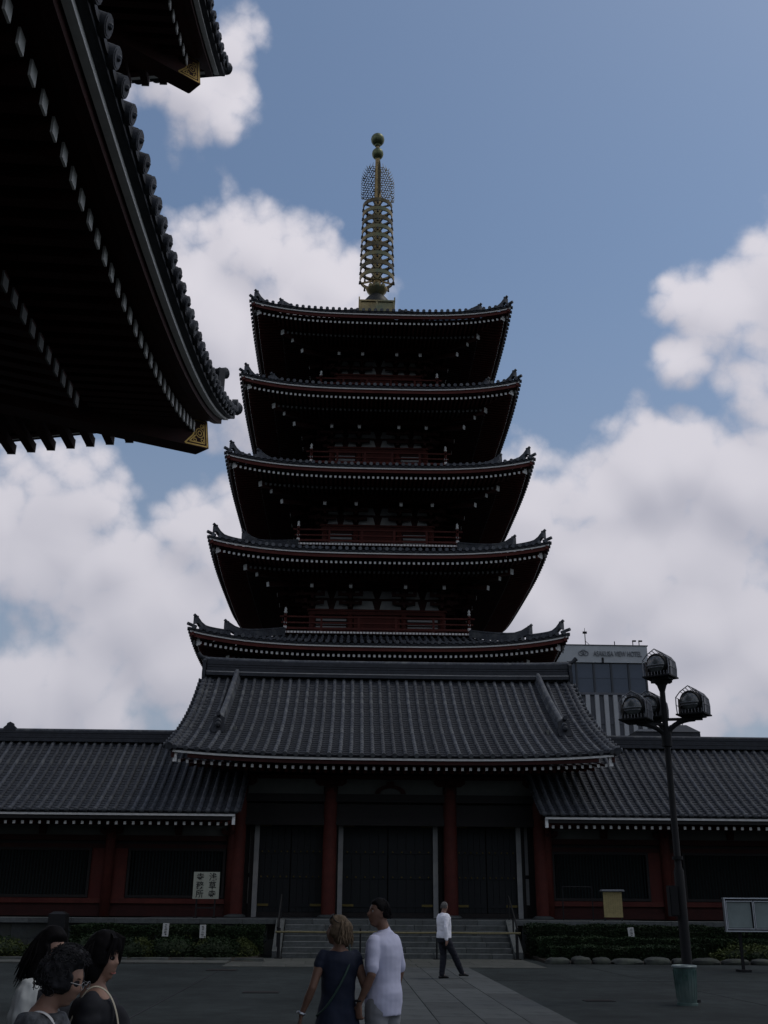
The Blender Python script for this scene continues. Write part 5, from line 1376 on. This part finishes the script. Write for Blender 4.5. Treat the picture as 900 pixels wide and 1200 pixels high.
def loft(b, rings, n=20):
    # rings: (cx, cy, cz, rx, ry)
    base = len(b.v)
    for cx, cy, cz, rx, ry in rings:
        for k in range(n):
            a = 2 * PI * k / n; e = .86
            ca, sa = math.cos(a), math.sin(a)
            b.v.append((cx + rx * math.copysign(abs(ca) ** e, ca), cy + ry * math.copysign(abs(sa) ** e, sa), cz))
    for i in range(len(rings) - 1):
        for k in range(n): b.face((base + i * n + k, base + i * n + (k + 1) % n, base + (i + 1) * n + (k + 1) % n, base + (i + 1) * n + k))
    b.face(tuple(base + k for k in range(n))[::-1]); e = base + (len(rings) - 1) * n; b.face(tuple(e + k for k in range(n)))
def head_verts(b, C, M, s=1.0, nose=1.0, female=False):
    n, k = 44, 34; base = len(b.v); G = lambda x, c, w: math.exp(-((x - c) / w) ** 2)
    for i in range(k + 1):
        ph = PI * i / k
        for j in range(n):
            th = 2 * PI * j / n; x = math.sin(ph) * math.cos(th); y = math.sin(ph) * math.sin(th); z = -math.cos(ph)
            X, Y, Z = x * .074, y * .094, z * .118
            if Z < -.01:
                t = min(1, (-.01 - Z) / .108); X *= 1 - .30 * t; Y *= (1 - .10 * t) if y > 0 else (1 - .45 * t); 
                if y > 0: Y += .012 * t
            if y > 0:
                fr = max(0, y)
                Y -= .010 * G(X, 0, .06) * G(Z, 0, .08)
                Y += nose * .026 * G(X, 0, .013 - .0) * G(Z, -.026, .017) + nose * .014 * G(X, 0, .010) * G(Z, -.002, .024)
                Y += .006 * G(Z, .030, .014) * G(abs(X), .025, .03)
                Y -= .011 * G(abs(X), .031, .014) * G(Z, .008, .014)
                Y += .008 * G(X, 0, .022) * G(Z, -.060, .008) - .004 * G(X, 0, .024) * G(Z, -.0655, .003) + .007 * G(X, 0, .02) * G(Z, -.072, .008)
                Y -= .006 * G(X, 0, .03) * G(Z, -.084, .008); Y += .012 * G(X, 0, .024) * G(Z, -.102, .014)
                Y += .006 * G(abs(X), .042, .018) * G(Z, -.022, .02)
            v = C + M @ Vector((X * s, Y * s, Z * s)); b.v.append(tuple(v))
    for i in range(k):
        for j in range(n): b.face((base + i * n + j, base + i * n + (j + 1) % n, base + (i + 1) * n + (j + 1) % n, base + (i + 1) * n + j))
    for sx in (-1, 1):
        pts = [C + M @ Vector((sx * (.074 + .004 * math.sin(t)), -.004 + .016 * math.cos(t), -.004 + .030 * math.sin(t))) * s for t in [PI * .2 + 1.6 * PI * q / 9 for q in range(10)]]
        b.tube(pts, .006 * s, 6, round_=True); b.tube([C + M @ Vector((sx * .066, -.002, -.02)) * s, C + M @ Vector((sx * .078, -.006, .014)) * s], .011 * s, 8, round_=True)
def hand(b, wrist, d, palm_n, side, curl=.5, s=1.0):
    # d: direction wrist->fingers; palm_n: palm normal; side: vector to the thumb side
    d, pn = Vector(d).normalized(), Vector(palm_n).normalized(); sd = Vector(side).normalized(); w = Vector(wrist)
    pc = w + d * .045 * s
    b.tube([w - d * .02 * s, w + d * .01 * s, w + d * .05 * s, w + d * .088 * s], [.026 * s, .030 * s, .036 * s, .034 * s], 12, sx=1.0, sy=.48, up=tuple(sd.cross(d) if False else pn), round_=True)
    for q, (o, L_) in enumerate(((.027, .070), (.009, .080), (-.009, .074), (-.026, .058))):
        p = w + d * .085 * s + sd * o * s; pts = [p]; a = 0
        for seg, f in enumerate((.45, .32, .26)):
            a += curl * (.55 + .25 * seg); dd = d * math.cos(a) + pn * math.sin(a); p = p + dd * L_ * f * s; pts.append(p)
        b.tube(pts, [.0095 * s, .009 * s, .008 * s, .0068 * s], 8, round_=True)
    p = w + d * .02 * s + sd * .026 * s; p1 = p + (d * .55 + sd * .7 + pn * .25).normalized() * .036 * s; p2 = p1 + (d * .85 + sd * .25 + pn * .35).normalized() * .030 * s; p3 = p2 + (d * .9 + pn * .35).normalized() * .022 * s
    b.tube([p, p1, p2, p3], [.013 * s, .0105 * s, .0095 * s, .0075 * s], 8, round_=True)
def hair_cap(b, C, M, grow=1.0, front=.035, side=.05, nape=-.06, puff=0, seed=0, lump=.006):
    # shell over the skull, sunk below the skin in front of the hairline
    n, k = 48, 36; base = len(b.v)
    for i in range(k + 1):
        ph = PI * i / k
        for j in range(n):
            th = 2 * PI * j / n; x = math.sin(ph) * math.cos(th); y = math.sin(ph) * math.sin(th); z = -math.cos(ph)
            Z = z * .118; hl = lerp(nape, front + .035, smooth01((y + .35) / 1.1)) ; 
            if abs(x) > .75: hl = min(hl, side - .05)
            cov = smooth01((Z - hl) / .018 + .5)
            th_ = lerp(.80, 1.10 * grow + puff * smooth01((z + .2) / 1.0), cov)
            nn = noise.noise(Vector((x * 4 + seed, y * 4, z * 5))) * lump * 6 + noise.noise(Vector((x * 16 + seed, y * 16, z * 7))) * lump * 2.5
            rr = th_ + nn * cov
            X, Y, ZZ = x * .077 * rr, y * .097 * rr - .004, Z * rr
            if z < -.2: X *= .85; Y *= .8
            b.v.append(tuple(C + M @ Vector((X, Y, ZZ))))
    for i in range(k):
        for j in range(n): b.face((base + i * n + j, base + i * n + (j + 1) % n, base + (i + 1) * n + (j + 1) % n, base + (i + 1) * n + j))
def locks(b, C, M, n, length, seed, spread=1.0, lo=-.2, wave=.004, front=False, r0=.006, flick=.0):
    R_ = random.Random(seed)
    for q in range(n):
        az = R_.uniform(-PI * .93, -PI * .07) if not front else R_.uniform(-PI * 1.2, PI * .2)
        el = R_.uniform(lo, 1.25)
        x, y, z = math.cos(az) * math.cos(el), math.sin(az) * math.cos(el), math.sin(el)
        p = Vector((x * .084, y * .104, z * .126)); g_ = Vector((x, y, 0)); 
        if g_.length < .1: g_ = Vector((0, -1, 0))
        g_.normalize(); pts = [C + M @ p]; cur = Vector(p); L_ = length * R_.uniform(.6, 1.1); seg = 6; vel = (Vector((x, y, z)) * .35 * spread + g_ * .4 + Vector((0, 0, -.3))).normalized()
        for k in range(seg):
            vel = (vel + Vector((0, 0, -.42)) + Vector((R_.gauss(0, .12), R_.gauss(0, .12), 0))).normalized()
            if k > 3: vel = (vel + g_ * flick).normalized()
            cur = cur + vel * L_ / seg
            h = Vector((cur.x / .082, cur.y / .102, cur.z / .123))
            if h.length < 1.04 and h.length > 0: cur = Vector((h.x * .082, h.y * .102, h.z * .123)) * (1.04 / h.length)
            pts.append(C + M @ cur)
        b.tube(pts, [r0, r0 * 1.1, r0 * 1.1, r0, r0 * .85, r0 * .6, r0 * .2], 5)
def eyes(C, M, parent, s=1.0):
    for sx in (-1, 1):
        c = C + M @ Vector((sx * .030, .0665, .008)) * s; e = MB(); e.ball(c, .0092 * s, 12, 8); o = e.build('eye', [EYEW, EYED], None, True); o.parent = parent
        e = MB(); e.ball(C + M @ Vector((sx * .030, .0735, .008)) * s, .0048 * s, 10, 6); o = e.build('iris', EYED, None, True); o.parent = parent
        e = MB(); e.tube([C + M @ Vector((sx * (.014 + .008 * q), .083 - .0025 * q * q * .6, .027 + .002 * math.sin(q))) * s for q in range(5)], .0028 * s, 5, round_=True); o = e.build('eyebrow', BLK_HAIR, None); o.parent = parent
def soft(pts, n=3):
    pts = [Vector(p) for p in pts]
    for _ in range(n):
        q = [pts[0]]
        for a, b_ in zip(pts, pts[1:]): q += [a.lerp(b_, .25), a.lerp(b_, .75)]
        pts = q + [pts[-1]]
    return pts
def xf(p, h): return Vector((p[0], p[1], p[2])) * h
class Fig:
    def __init__(s, label, x, y, heading, H):
        s.e = empty('person', (x, y, 0)); tag(s.e, label, 'person'); s.e.rotation_euler = (0, 0, rad(-heading)); s.k = H / 1.72   # heading clockwise from +Y
        s.J = dict(hip_l=(-.09, 0, .90), hip_r=(.09, 0, .90), knee_l=(-.095, .01, .49), knee_r=(.095, .01, .49), ank_l=(-.10, 0, .085), ank_r=(.10, 0, .085),
                   sh_l=(-.163, -.01, 1.392), sh_r=(.163, -.01, 1.392), el_l=(-.232, -.03, 1.12), el_r=(.232, -.03, 1.12), wr_l=(-.245, .04, .87), wr_r=(.245, .04, .87),
                   neck=(0, -.015, 1.46), head=(0, .02, 1.605), toe_l=(-.11, .14, .03), toe_r=(.11, .14, .03))
        s.hy = 0; s.hp = 0; s.hr = 0; s.wide = 1.0
    def j(s, n): return Vector(s.J[n]) * s.k
    def M(s): return Matrix.Rotation(rad(-s.hy), 3, 'Z') @ Matrix.Rotation(rad(s.hp), 3, 'X') @ Matrix.Rotation(rad(s.hr), 3, 'Y')
    def torso(s, b, g=0.0, z0=.84, z1=1.47, belly=0, sh=1.0):
        k, w = s.k, s.wide
        R_ = [(.80, .150, .115), (.90, .168, .122), (.98, .158, .115 + belly * .6), (1.06, .142, .108 + belly), (1.16, .150, .112 + belly * .7), (1.27, .168, .120), (1.36, .172, .110), (1.405, .150, .092), (1.432, .112, .078), (1.46, .072, .064), (1.49, .056, .056)]
        rings = [(0, -.005 + (belly * .6 if 1.0 < z < 1.2 else 0), z, rx * w, ry * w) for z, rx, ry in R_ if z0 - .001 <= z <= z1 + .001]
        loft(b, [(cx * k, cy * k, cz * k, (rx + g) * k, (ry + g) * k) for cx, cy, cz, rx, ry in rings])
    def limb(s, b, names, radii, g=0):
        pts = [s.j(n) if isinstance(n, str) else Vector(n) * s.k for n in names]; P, Q = [], []
        for i in range(len(pts) - 1):
            for t in (0, .35, .7): P.append(pts[i].lerp(pts[i + 1], t)); Q.append((lerp(radii[i], radii[i + 1], t) + (.006 if t == .35 else 0) + g) * s.k)
        P.append(pts[-1]); Q.append((radii[-1] + g) * s.k); b.tube(P, Q, 14, round_=True)
    def body(s, skin, vox, hands=((0, 0, -1), (0, 0, -1)), curl=(.5, .5), legs=True, nose=1.0, palms=None):
        b = MB(); s.torso(b, -.012); k = s.k; C = s.j('head')
        b.tube([s.j('neck') - Vector((0, .01, .05)) * k, s.j('neck'), s.j('neck').lerp(C, .45), C + s.M() @ Vector((0, -.015, -.03)) * k], [.075 * k, .056 * k, .052 * k, .055 * k], 16, round_=True)
        head_verts(b, C, s.M(), k * 1.0, nose)
        for q, sd in enumerate(('l', 'r')):
            s.limb(b, ['sh_' + sd, 'el_' + sd, 'wr_' + sd], [.048, .038, .025])
            sg = -1 if sd == 'l' else 1; hd = Vector(hands[q]); pn = Vector((-sg, 0, 0)) if not palms else Vector(palms[q]); th = hd.cross(pn) * (1 if sd == 'l' else -1)
            if th.length < .1: th = Vector((0, 1, 0))
            if th.y < 0: th = -th
            hand(b, s.j('wr_' + sd), hd, pn, th, curl[q], k)
            if legs:
                s.limb(b, ['hip_' + sd, 'knee_' + sd, 'ank_' + sd], [.080, .052, .034]); b.tube([s.j('ank_' + sd), s.j('toe_' + sd)], [.036 * k, .026 * k], 10, round_=True)
        o = fuse(b, 'body', [skin], vox, s.e, (0, 0, 0)); return o
    def hair(s, fn, m_, vox=.006):
        b = MB(); fn(b, s.j('head'), s.M() * s.k if False else s.M()); 
        return fuse(b, 'hair', [m_], vox, s.e, (0, 0, 0), 1)
    def strands(s, m_, *a, **k):
        b = MB(); locks(b, s.j('head'), s.M(), *a, **k); o = b.build('hair_locks', m_, None, True, kind='stuff'); o.parent = s.e
    def garment(s, name, fn, m_, vox=.011, wr=.006, seed=0, freq=(9, 9, 22)):
        b = MB(); fn(b); o = fuse(b, name, [m_], vox, s.e, (0, 0, 0), 9)
        for v in o.data.vertices:
            n = v.normal; p = v.co
            f = noise.noise(Vector((p.x * freq[0] + seed, p.y * freq[1], p.z * freq[2] + 4 * p.x))) + .22 * noise.noise(Vector((p.x * 22 + seed, p.y * 22, p.z * 30)))
            v.co = p + n * f * wr
        return o
    def shoes(s, m_):
        b = MB(); k = s.k
        for sd in ('l', 'r'):
            a, t = s.j('ank_' + sd), s.j('toe_' + sd); d = (t - a); d.z = 0; d.normalize(); up = Vector((0, 0, 1))
            tilt = (t.z - .03 * k); heel = a - d * .055 * k + Vector((0, 0, -.045 * k))
            b.tube([heel, a + Vector((0, 0, -.035 * k)), a.lerp(t, .55) + Vector((0, 0, -.008)), t + d * .03 * k], [.040 * k, .047 * k, .043 * k, .030 * k], 12, sx=1, sy=.85, round_=True); b.tube([a + Vector((0, 0, .03 * k)), a + Vector((0, 0, -.03 * k))], [.045 * k, .048 * k], 12, round_=True)
        return fuse(b, 'shoes', [m_], .012, s.e, (0, 0, 0), 1)
def short_hair(g=1.0, seed=0, nape=-.05, front=.035): return lambda b, C, M: hair_cap(b, C, M, g, front, .082, nape, 0, seed, .006)

W_SHIRT = mat('white_cotton_shirt', (.85, .85, .9), .8, 0, .04, 10); POLO = mat('pale_lavender_polo', (.50, .51, .64), .85, 0, .05, 10); NAVY = mat('navy_jersey', (.013, .018, .034), .85, 0, .2, 8); DK_TROUS = mat('dark_navy_trousers', (.016, .017, .024), .8, 0, .2, 8); KHAKI = mat('light_grey_trousers', (.20, .205, .215), .85, 0, .08, 8); SHOE = mat('black_leather_shoes', (.012, .011, .011), .4); BLKTOP = mat('black_top', (.014, .015, .019), .85, 0, .3, 8); PATT = mat('grey_patterned_blouse', (.05, .055, .062), .85, 0, .9, 26); CREAMST = mat('cream_strap', (.36, .33, .25), .7); WSLEEVE = mat('white_gathered_blouse', (.40, .42, .41), .85, 0, .08, 12)

# --- man in a white shirt walking towards the steps
f = Fig('grey haired man in white shirt and dark trousers walking alone near the steps', 2.42, 26.75, 60, 1.72); f.wide = 1.12
f.J.update(knee_l=(-.09, .13, .50), ank_l=(-.09, .10, .085), toe_l=(-.09, .25, .03), knee_r=(.10, .02, .47), ank_r=(.11, -.28, .16), toe_r=(.11, -.17, .03), hip_l=(-.085, .01, .90), hip_r=(.09, -.01, .90),
           el_l=(-.24, .06, 1.13), wr_l=(-.22, .16, .92), el_r=(.25, -.12, 1.14), wr_r=(.27, -.12, .88), head=(0, .03, 1.60))
f.J['knee_l'], f.J['ank_l'], f.J['toe_l'] = (-.09, .04, .49), (-.09, -.02, .085), (-.09, .13, .03)
f.J['knee_r'], f.J['ank_r'], f.J['toe_r'] = (.10, .23, .51), (.10, .44, .13), (.10, .58, .07)
f.hy = -20; f.body(SKIN, .012)
def g_shirt(b): f.torso(b, .018, .90, 1.47, .02); [f.limb(b, ['sh_' + q, 'el_' + q, 'wr_' + q], [.058, .052, .040], .004) for q in 'lr']; b.tube([f.j('neck') - Vector((0, 0, .03)), f.j('neck') + Vector((0, .0, -.004))], [.066, .060], 14, round_=True)
f.garment('shirt', g_shirt, W_SHIRT, .012, .005)
def g_tr(b): f.torso(b, .012, .80, .98); [f.limb(b, ['hip_' + q, 'knee_' + q, 'ank_' + q], [.100, .078, .062], .004) for q in 'lr']
f.garment('trousers', g_tr, DK_TROUS, .014, .008); f.shoes(SHOE); f.hair(short_hair(.97, 3, -.02), GREY_HAIR, .008); f.strands(GREY_HAIR, 260, .03, 33, .9, -.1, r0=.004)

# --- couple in the middle foreground, looking up to the left
m1 = Fig('dark haired man in pale lavender polo shirt beside the blonde woman', .34, 9.55, -54, 1.68); f = m1
f.hy = -56; f.hp = 9; f.J.update(el_l=(-.25, -.05, 1.13), wr_l=(-.275, .06, .90), el_r=(.24, -.02, 1.13), wr_r=(.25, .08, .90), head=(-.012, .045, 1.615)); f.wide = 1.0
f.body(SKIN_T, .0085, curl=(1.0, .6), nose=1.15)
def g_polo(b):
    f.torso(b, .020, .80, 1.47, .02); [f.limb(b, ['sh_' + q, tuple(Vector(f.J['sh_' + q]).lerp(Vector(f.J['el_' + q]), .82))], [.052, .056], .004) for q in 'lr']
    b.tube([f.j('neck') - Vector((0, 0, .03)), f.j('neck') + Vector((0, .004, .004))], [.070, .062], 16, round_=True)
    b.tube([f.j('neck') + Vector((.060 * math.cos(t), .064 * math.sin(t) + .0, .0 - .03 * max(0, math.sin(t)))) for t in [2 * PI * q / 16 for q in range(17)]], .014, 6)
f.garment('polo_shirt', g_polo, POLO, .0085, .0055, 4, (6, 6, 9))
def g_tr(b): f.torso(b, .014, .80, .98); [f.limb(b, ['hip_' + q, 'knee_' + q, 'ank_' + q], [.104, .080, .066], .004) for q in 'lr']
f.garment('trousers', g_tr, KHAKI, .012, .007); f.shoes(SHOE); f.hair(short_hair(1.0, 5, -.035, .03), BLK_HAIR, .0065); f.strands(BLK_HAIR, 520, .030, 31, .9, -.05, r0=.0028)
b = MB(); b.tube([f.j('wr_l') + Vector((.029 * math.cos(t), .029 * math.sin(t), .025)) for t in [2 * PI * q / 14 for q in range(15)]], .008, 6); o = b.build('wristband', IRON, None, True); o.parent = f.e
eyes(f.j('head'), f.M(), f.e, f.k)

w1 = Fig('blonde woman in navy dress holding hands with the man in the polo', -.04, 9.45, -14, 1.54); f = w1
f.hy = -74; f.hp = 10; f.wide = .98
f.J.update(el_l=(-.26, -.06, 1.12), wr_l=(-.34, .02, .885), el_r=(.245, -.05, 1.12), wr_r=(.345, .00, .90), head=(-.015, .03, 1.595), sh_l=(-.158, -.01, 1.39), sh_r=(.158, -.01, 1.39))
f.body(SKIN_T, .0085, curl=(.6, 1.0), nose=.9, hands=((-.18, .12, -1), (.25, .1, -1)))
def g_dress(b):
    k = f.k; f.torso(b, .016, .80, 1.445); [f.limb(b, ['sh_' + q, tuple(Vector(f.J['sh_' + q]).lerp(Vector(f.J['el_' + q]), .30))], [.054, .054], .003) for q in 'lr']
    loft(b, [(0, 0, .46 * k, .255 * k, .21 * k), (0, 0, .62 * k, .235 * k, .19 * k), (0, 0, .78 * k, .212 * k, .165 * k), (0, 0, .90 * k, .188 * k, .145 * k), (0, 0, 1.02 * k, .160 * k, .125 * k)])
f.garment('dress', g_dress, NAVY, .0085, .008, 9, (8, 8, 12)); f.shoes(SHOE)
def bob(b, C, M):
    hair_cap(b, C, M, 1.04, .03, .0, -.085, .05, 8, .008)
    for (x, y, z, r, sz) in ((0, -.062, -.035, .074, 1.1), (.045, -.035, -.04, .055, 1.2), (-.045, -.035, -.04, .055, 1.2), (0, -.05, .03, .085, 1.0)):
        b.ball(C + M @ Vector((x, y, z)), r, 14, 10, sz=sz)
f.hair(bob, BLOND, .0065); f.strands(BLOND, 260, .11, 4, 1.0, -.1, r0=.0065)
b = MB(); C = f.j('head'); M_ = f.M()
b.tube([C + M_ @ Vector((.086 * math.sin(t), .075 * math.cos(t) - .005, .075 + .05 * math.cos(t) ** 2)) for t in [PI * (-.5 + q / 10) for q in range(11)]], .004, 5)
for sx in (-1, 1): b.tube([C + M_ @ Vector((sx * .030, .062, .113)), C + M_ @ Vector((sx * .031, .070, .117))], .023, 14)
o = b.build('sunglasses', IRON, None, True); o.parent = f.e
b = MB(); b.tube([f.j('wr_l') + Vector((.029 * math.cos(t), .029 * math.sin(t), .015 - .01 * math.cos(t))) for t in [2 * PI * q / 14 for q in range(15)]], .011, 6); o = b.build('bracelet', STEEL, None, True); o.parent = f.e
STRAP = mat('dark_strap', (.03, .06, .05), .7)
b = MB(); b.tube(soft([(f.k * x, f.k * y, f.k * z) for x, y, z in ((.10, .02, 1.47), (.10, -.10, 1.38), (.04, -.150, 1.25), (-.06, -.150, 1.08), (-.15, -.10, .94), (-.20, .0, .88))]), .009, 6); o = b.build('bag_strap', STRAP, None, True); o.parent = f.e
eyes(f.j('head'), f.M(), f.e, f.k)

# --- three women in the lower left corner, close to the camera
# long haired woman furthest left, seen from behind
w2 = Fig('woman with long black hair and white puffed sleeves at the lower left edge', -1.60, 6.1, 104, 1.50); f = w2
f.hy = 25; f.body(SKIN, .010)
def g_bl(b):
    f.torso(b, .020, .80, 1.445)
    for q, sg in (('l', -1), ('r', 1)): f.limb(b, ['sh_' + q, tuple(Vector(f.J['sh_' + q]).lerp(Vector(f.J['el_' + q]), .55))], [.068, .074], .004)
f.garment('blouse', g_bl, WSLEEVE, .009, .010, 2, (34, 34, 5))
def g_vest(b): f.torso(b, .032, .80, 1.415, 0)
f.garment('black_vest', g_vest, BLKTOP, .010, .006)
def g_sk(b): k = f.k; loft(b, [(0, 0, .35 * k, .22 * k, .19 * k), (0, 0, .7 * k, .20 * k, .17 * k), (0, 0, 1.0 * k, .165 * k, .13 * k)])
f.garment('skirt', g_sk, DK_TROUS, .014, .010); f.shoes(SHOE)
def longh(b, C, M):
    hair_cap(b, C, M, 1.02, .03, -.02, -.10, .02, 2, .006)
    loft(b, [(C.x, C.y - .06, C.z - .19, .06, .030), (C.x, C.y - .058, C.z - .14, .082, .045), (C.x, C.y - .05, C.z - .08, .092, .058), (C.x, C.y - .035, C.z, .095, .075), (C.x, C.y - .02, C.z + .07, .075, .06)])
f.hair(longh, BLK_HAIR, .007); f.strands(BLK_HAIR, 420, .19, 12, .3, -.1, r0=.0045, flick=.12)

# curly haired older woman in profile, closest
w3 = Fig('older woman with curly greying hair and glasses, lowest of three at lower left', -1.25, 4.80, 90, 1.465); f = w3
f.hy = 8; f.hp = -14; f.hr = 0; f.J['head'] = (0, .085, 1.575); f.J['neck'] = (0, .01, 1.455)
f.body(SKIN, .008, nose=.85)
def g_b3(b): f.torso(b, .026, .80, 1.445, .03); [f.limb(b, ['sh_' + q, 'el_' + q], [.060, .056], .004) for q in 'lr']
f.garment('patterned_blouse', g_b3, PATT, .009, .009, 7)
def g_t3(b): f.torso(b, .016, .80, .98, .02); [f.limb(b, ['hip_' + q, 'knee_' + q, 'ank_' + q], [.108, .085, .066], .004) for q in 'lr']
f.garment('trousers', g_t3, DK_TROUS, .014, .007); f.shoes(SHOE)
def curly(b, C, M):
    hair_cap(b, C, M, 1.0, .045, .0, -.07, .04, 6, .01)
    R_ = random.Random(4)
    for q in range(170):
        az = R_.uniform(0, 2 * PI); el = R_.uniform(-.35, 1.5); x, y, z = math.cos(az) * math.cos(el), math.sin(az) * math.cos(el), math.sin(el)
        if y > .35 and z < .62: continue
        if abs(x) > .6 and y > .05 and z < .1: continue
        b.ball(C + M @ Vector((x * .084, y * .104 - .006, z * .126)), R_.uniform(.011, .019), 8, 6)
f.hair(curly, SALT, .0058)
b = MB(); R_ = random.Random(8); C = f.j('head'); M_ = f.M()
for q in range(420):
    az = R_.uniform(0, 2 * PI); el = R_.uniform(-.4, 1.5); x, y, z = math.cos(az) * math.cos(el), math.sin(az) * math.cos(el), math.sin(el)
    if (y > .35 and z < .60) or (abs(x) > .6 and y > .05 and z < .1): continue
    c0 = C + M_ @ Vector((x * .092, y * .112 - .006, z * .134)); r_ = R_.uniform(.008, .016); a = Vector((R_.gauss(0, 1), R_.gauss(0, 1), R_.gauss(0, 1))).normalized(); t_ = a.cross(Vector((x, y, z))).normalized(); a = t_.cross(Vector((x, y, z)))
    b.tube([c0 + (t_ * math.cos(w) + a * math.sin(w)) * r_ + Vector((x, y, z)) * .003 * w for w in [q2 * .9 for q2 in range(6)]], .0016, 4)
o = b.build('curls', SALT, None, True, kind='stuff'); o.parent = f.e
eyes(C, M_, f.e, f.k)
b = MB()
for sx in (-1, 1):
    b.tube([C + M_ @ Vector((sx * .032 + .019 * math.cos(t), .096, .004 + .015 * math.sin(t))) for t in [2 * PI * q / 14 for q in range(15)]], .0016, 4); b.tube([C + M_ @ Vector((sx * .051, .094, .008)), C + M_ @ Vector((sx * .074, .04, .010)), C + M_ @ Vector((sx * .078, -.01, .006))], .0018, 4)
b.tube([C + M_ @ Vector((-.013, .097, .007)), C + M_ @ Vector((.013, .097, .007))], .0016, 4); o = b.build('glasses', WIRE, None, True); o.parent = f.e
b = MB(); b.tube(soft([(f.k * x, f.k * y, f.k * z) for x, y, z in ((.14, -.13, 1.18), (.13, -.09, 1.38), (.12, .0, 1.462), (.125, .10, 1.40), (.13, .15, 1.22))]), .010, 6, sx=1.0, sy=.4); o = b.build('bag_strap', mat('white_strap', (.42, .42, .42), .7), None, True); o.parent = f.e

# black haired woman, right of the three, turned right
w4 = Fig('woman with bobbed black hair and cream shoulder strap, rightmost of three at lower left', -1.22, 5.65, 84, 1.485); f = w4
f.hy = 26; f.hp = 0; f.body(SKIN, .008, nose=.75)
def g_b4(b): f.torso(b, .022, .80, 1.43); [f.limb(b, ['sh_' + q, tuple(Vector(f.J['sh_' + q]).lerp(Vector(f.J['el_' + q]), .9))], [.058, .055], .004) for q in 'lr']
f.garment('black_top', g_b4, BLKTOP, .009, .008, 3)
f.garment('trousers', lambda b: (f.torso(b, .014, .80, .98), [f.limb(b, ['hip_' + q, 'knee_' + q, 'ank_' + q], [.104, .080, .062], .004) for q in 'lr']), DK_TROUS, .014, .007); f.shoes(SHOE)
def bob2(b, C, M):
    hair_cap(b, C, M, 1.02, .022, -.03, -.10, .04, 15, .007)
    for (x, y, z, r, sz) in ((0, -.06, -.05, .072, 1.2), (.055, -.02, -.045, .042, 1.6), (-.055, -.02, -.045, .042, 1.6)): b.ball(C + M @ Vector((x, y, z)), r, 14, 10, sz=sz)
f.hair(bob2, BLK_HAIR, .0062); f.strands(BLK_HAIR, 380, .14, 21, .35, -.1, r0=.0045, flick=.05)
b = MB(); R_ = random.Random(2); C = f.j('head'); M_ = f.M()
for q in range(46):
    x = R_.uniform(-.062, .062); b.tube([C + M_ @ Vector((x * .4, .045, .124)), C + M_ @ Vector((x * .9, .080, .098)), C + M_ @ Vector((x * 1.1, .091 - abs(x) * .45, .062 - abs(x) * .5)), C + M_ @ Vector((x * 1.18, .090 - abs(x) * .6, .034 - abs(x) * .9))], [.001, .0035, .003, .0008], 5)
o = b.build('fringe', BLK_HAIR, None, True); o.parent = f.e
eyes(C, M_, f.e, f.k)
b = MB(); b.tube([C + M_ @ Vector((.020 * math.sin(t), (.069 - .006 * abs(math.sin(t))), -.066 + .003 * abs(math.sin(t)))) for t in [-PI / 2 + PI * q / 8 for q in range(9)]], .0028, 5, round_=True); o = b.build('lips', LIP, None, True); o.parent = f.e
b = MB(); b.tube(soft([(f.k * x, f.k * y, f.k * z) for x, y, z in ((.15, -.16, 1.05), (.14, -.13, 1.25), (.125, -.06, 1.44), (.115, .01, 1.478), (.12, .10, 1.42), (.14, .16, 1.25), (.15, .16, 1.05))]), .009, 6, sx=1, sy=.4); o = b.build('shoulder_strap', CREAMST, None, True); o.parent = f.e
bag = empty('shoulder_bag', (w4.e.location.x, w4.e.location.y, .8)); bag.rotation_euler = w4.e.rotation_euler; tag(bag, 'black shoulder bag hanging behind the woman with the cream strap', 'bag')
b = MB(); loft(b, [(.04, .10, .02, .05, .08), (.04, .10, .10, .06, .10), (.04, .10, .26, .055, .095), (.04, .09, .34, .045, .075), (.04, .08, .38, .03, .05)]); fuse(b, 'pouch', [BLKTOP], .012, bag, (0, 0, 0))
print('objects', len(bpy.data.objects), 'tris', sum(len(m.polygons) for m in bpy.data.meshes) * 2)
